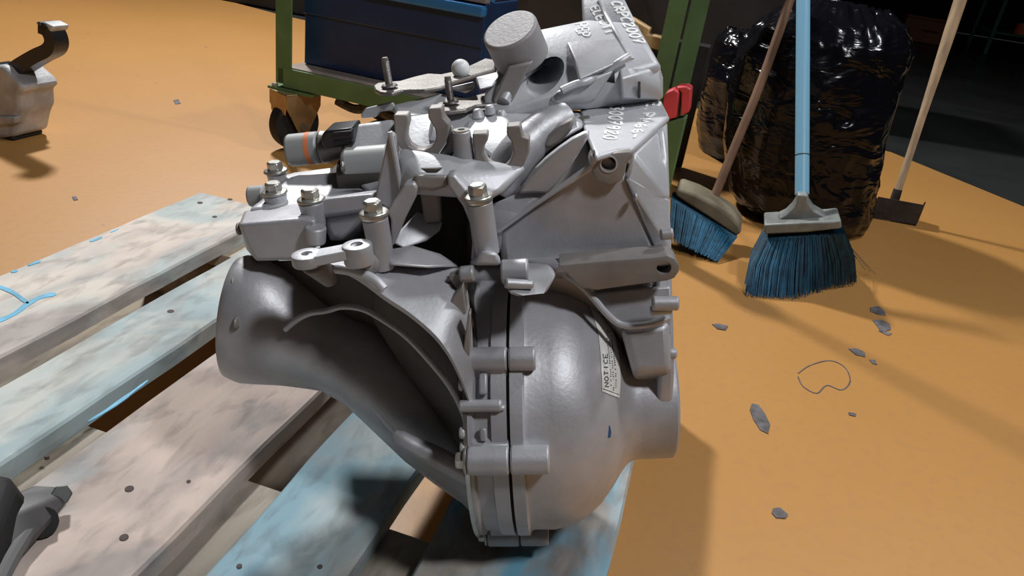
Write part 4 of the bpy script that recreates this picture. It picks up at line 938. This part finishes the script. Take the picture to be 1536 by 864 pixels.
def stud(px0, py0, px1, py1, y, r, par):
    a = P(px0, py0, y); b = P(px1, py1, y); ax = (b - a).normalized(); bm = bmesh.new(); L_ = (b - a).length
    prof = [(0, 0)]; k = 0.0
    while k < L_ * 0.86: prof += [(k, r), (k + .0006, r * 1.1)]; k += .0012
    prof += [(L_ * 0.87, r * 0.95), (L_ * 0.97, r * 0.95), (L_, r * 0.7), (L_, 0)]
    a_lathe(bm, a, ax, prof, 18); gf('stud', bm, GSTEEL, par)
    bm = bmesh.new(); a_lathe(bm, a - ax * .001, ax, [(0, 0), (0, r * 2.4), (.0015, r * 2.2), (.003, r * 1.3), (.003, 0)], 24); gf('stud_collar', bm, GSTEEL, par)
stud(584, 128, 577, 86, .13, .0030, l1); stud(676, 152, 671, 114, .095, .0028, l2)
bm = bmesh.new(); c = P(691, 103, .175); bmesh.ops.create_uvsphere(bm, u_segments=20, v_segments=12, radius=.0085); bm.transform(Matrix.Translation(c)); gf('white_cap', bm, mat('white_plastic_cap', (.75, .77, .78), .4))
hu('lever_boss', [(713, 116, .115), (758, 105, .12), (740, 130, .10), (718, 136, .10), (713, 116, .14), (758, 105, .14), (735, 130, .13)], ALUL, bevel=0.002)
hu('lever_boss', [(668, 132, .12), (712, 122, .12), (712, 134, .12), (690, 138, .12), (668, 132, .14), (712, 122, .14), (700, 140, .14)], ALU, bevel=0.002)
wa = P(764, 43, .11); wb = P(784, 88, .124)
bm = bmesh.new(); a_cyl(bm, wa, wb, P(807, 43, .11).x - wa.x, (P(807, 43, .11).x - wa.x) * 1.0, 56); gf('counterweight', bm, WEIGHT, bevel=0.0022, seg=3)
pl('lever_web', [(738, 150), (762, 100), (800, 92), (790, 110), (760, 170), (745, 172)], .095, .01, ALUD, .002)

# ============================================================ WRITING AND LABEL
bpy.context.view_layer.update()
bpy.context.evaluated_depsgraph_get()
dg = bpy.context.evaluated_depsgraph_get()
def bvh_of(names):
    vs, fs = [], []
    for o in gear.children:
        if o.name.split('.')[0] in names:
            ev = o.evaluated_get(dg); me = ev.to_mesh(); off = len(vs)
            vs += [v.co.copy() for v in me.vertices]; fs += [[i + off for i in p.vertices] for p in me.polygons]; ev.to_mesh_clear()
    return BVHTree.FromPolygons(vs, fs)
BV = bvh_of(('differential_housing', 'top_shelf', 'bell_roof', 'roof_strip', 'stepped_pad'))
def hit(px, py):
    d = lray(px, py).normalized(); h, nr, i, ds = BV.ray_cast(CL, d)
    if h is None: return None
    if nr.dot(d) > 0: nr = -nr
    return h, nr
GL = {
 'E': [[(.6, 0), (0, 0), (0, 1), (.6, 1)], [(0, .5), (.45, .5)]], '.': [[(.1, .0), (.18, .06)]],
 'P': [[(0, 0), (0, 1), (.4, 1), (.6, .78), (.4, .5), (0, .48)]], 'M': [[(0, 0), (.08, 1), (.33, .4), (.6, 1), (.66, 0)]],
 '6': [[(.5, 1), (.15, .7), (0, .3), (.25, 0), (.55, .22), (.4, .5), (.05, .35)]], '-': [[(0, .5), (.5, .5)]],
 '3': [[(0, .9), (.3, 1), (.5, .78), (.2, .52), (.55, .3), (.3, 0), (0, .12)]], '0': [[(.3, 1), (.02, .6), (.1, .1), (.4, 0), (.6, .4), (.5, .9), (.3, 1)]],
 '7': [[(0, .95), (.6, 1), (.2, 0)], [(.12, .5), (.5, .52)]], '9': [[(.5, .7), (.25, .5), (.02, .75), (.3, 1), (.52, .8), (.5, .4), (.3, 0)]],
 '2': [[(.02, .8), (.3, 1), (.55, .75), (0, 0), (.6, .03)]], 'C': [[(.6, .85), (.3, 1), (0, .6), (.1, .1), (.55, .1)]],
 'R': [[(0, 0), (0, 1), (.45, .95), (.5, .6), (0, .5), (.6, 0)]], 'L': [[(0, 1), (0, 0), (.5, 0)]], 'T': [[(0, 1), (.6, 1)], [(.3, 1), (.3, 0)]],
 'N': [[(0, 0), (0, 1), (.6, 0), (.6, 1)]], 'O': [[(.3, 1), (0, .7), (0, .3), (.3, 0), (.6, .3), (.6, .7), (.3, 1)]], 'I': [[(.3, 0), (.3, 1)]],
 'l': [[(.1, .1), (.1, .8)]], 'n': [[(0, 0), (.05, .5), (.4, .5), (.45, 0)]], 'o': [[(.2, .5), (0, .2), (.3, 0), (.45, .3), (.2, .5)]], 'e': [[(0, .25), (.4, .3), (.2, .5), (0, .2), (.35, 0)]], 'u': [[(0, .5), (.05, .05), (.35, .05), (.4, .5)]], 's': [[(.4, .5), (.05, .4), (.35, .15), (0, 0)]]}
def write(name, text, s, adv, up, wpx, mt, parent, lift=0.0006, smooth=True, bend=None):
    """s: start pixel of the baseline, adv: pixel vector per character, up: pixel vector of the letter height, wpx: stroke half width"""
    bm = bmesh.new(); adv = Vector(adv); up = Vector(up); s = Vector(s)
    for i, ch in enumerate(text):
        if ch == ' ': continue
        o2 = s + adv * i + (bend(i) if bend else Vector((0, 0)))
        for stk in GL[ch]:
            pts = [o2 + adv * (1.15 * u) + up * v for u, v in stk]
            if len(pts) > 2 and smooth: pts = [Vector((q.x, q.y)) for q in catmull([V(q.x, q.y, 0) for q in pts], 3)]
            else:
                fine = []
                for a, b in zip(pts, pts[1:]): fine += [a, a.lerp(b, .5)]
                pts = fine + [pts[-1]]
            hs = [hit(q.x, q.y) for q in pts]
            if any(h is None for h in hs): continue
            c = [h[0] + h[1] * lift for h in hs]; wr = wpx / F * (c[0] - CL).length
            pr = None
            for k, p in enumerate(c):
                t = (c[min(k + 1, len(c) - 1)] - c[max(k - 1, 0)])
                if t.length < 1e-7: continue
                sd = t.cross(hs[k][1]).normalized() * wr; nn = hs[k][1] * 0.0005
                cur = [bm.verts.new(q) for q in (p - sd, p + sd, p + sd - nn, p - sd - nn)]
                if pr:
                    for j in range(4): bm.faces.new((pr[j], pr[(j + 1) % 4], cur[(j + 1) % 4], cur[j]))
                else: bm.faces.new(cur[::-1])
                pr = cur
            if pr: bm.faces.new(pr)
    return gf(name, bm, mt, parent, smooth=None)
gh = [hit(x, y) for x, y in ((899, 2), (908, 22), (921, 44), (934, 66), (948, 90))]; bm = bmesh.new(); a_tube(bm, catmull([h[0] - h[1] * .0008 for h in gh if h], 4), .0026, 10); gf('roof_step', bm, ALU)
write('marker_writing', 'E.PM66-', (973, 155), (-4.6, 8.0), (17, -1), 1.75, WHITE, None)
write('marker_writing', '3007920', (916, 160), (-1.0, 7.3), (19, 1), 1.8, WHITE, None, bend=lambda i: Vector((-1.2 * max(0, i - 3), 0)))
write('marker_writing', 'CRPC2007', (916, 4), (4.6, 7.9), (15, -1), 1.6, WHITE, None)
write('marker_writing', 'ELECTT', (886, 12), (4.0, 7.0), (12, -3), 1.3, WHITE, None)
write('marker_writing', 'PEP', (863, 37), (1.6, 7.0), (17, -2), 1.3, WHITE, None)
# notice label wrapped on the dome
Lc = [(879, 450), (885, 463), (890, 477), (895, 494), (898, 512), (900, 532), (901, 552), (902, 570), (902, 587)]
Rc = [(893, 456), (903, 463), (912, 478), (918, 495), (923, 513), (927, 532), (929, 552), (930, 572), (928, 597)]
def patch(Lp, Rp, n, lift, mt, name, parent=None):
    L2 = catmull([V(a, b, 0) for a, b in Lp], 3); R2 = catmull([V(a, b, 0) for a, b in Rp], 3); bm = bmesh.new(); rows = []
    for a, b in zip(L2, R2):
        row = []
        for k in range(n + 1):
            q = a.lerp(b, k / n); h, nr = hit(q.x, q.y); row.append((bm.verts.new(h + nr * lift), bm.verts.new(h - nr * .0002)))
        rows.append(row)
    for A, B in zip(rows, rows[1:]):
        for k in range(n):
            bm.faces.new((A[k][0], A[k + 1][0], B[k + 1][0], B[k][0])); bm.faces.new((A[k][1], B[k][1], B[k + 1][1], A[k + 1][1]))
    return gf(name, bm, mt, parent, smooth=60)
lab = patch(Lc, Rc, 5, .0006, PAPER, 'notice_label')
write('lettering', 'NOTICE', (912, 580), (-.4, -8.6), (-6, 0), .75, INK, lab, lift=.0009, smooth=False)
for j, (x, y0, n_) in enumerate(((916, 582, 24), (920, 586, 28), (924, 588, 28))):
    r = random.Random(j); txt = ''.join(r.choice('lnoeus ') for _ in range(n_))
    write('lettering', txt, (x, y0), (-.02, -3.3), (-2.6, 0), .28, INK, lab, lift=.0009, smooth=False, bend=lambda i: Vector((-0.022 * i * i * 0.55, 0)))
write('border_line', 'I', (903, 583), (0, 0.01), (24, 9), .4, INK, lab, lift=.0009, smooth=False)
bm = bmesh.new(); h, nr = hit(913, 648); a_hull(bm, [h + nr * .0005 + GRI @ (RC @ V(x, y, 0)) for x, y in ((-.0012, -.004), (.0005, -.005), (.0015, 0), (.001, .004), (-.0012, .004))] + [h - nr * .0004]); gf('paint_dab', bm, BLUEINK, smooth=None)
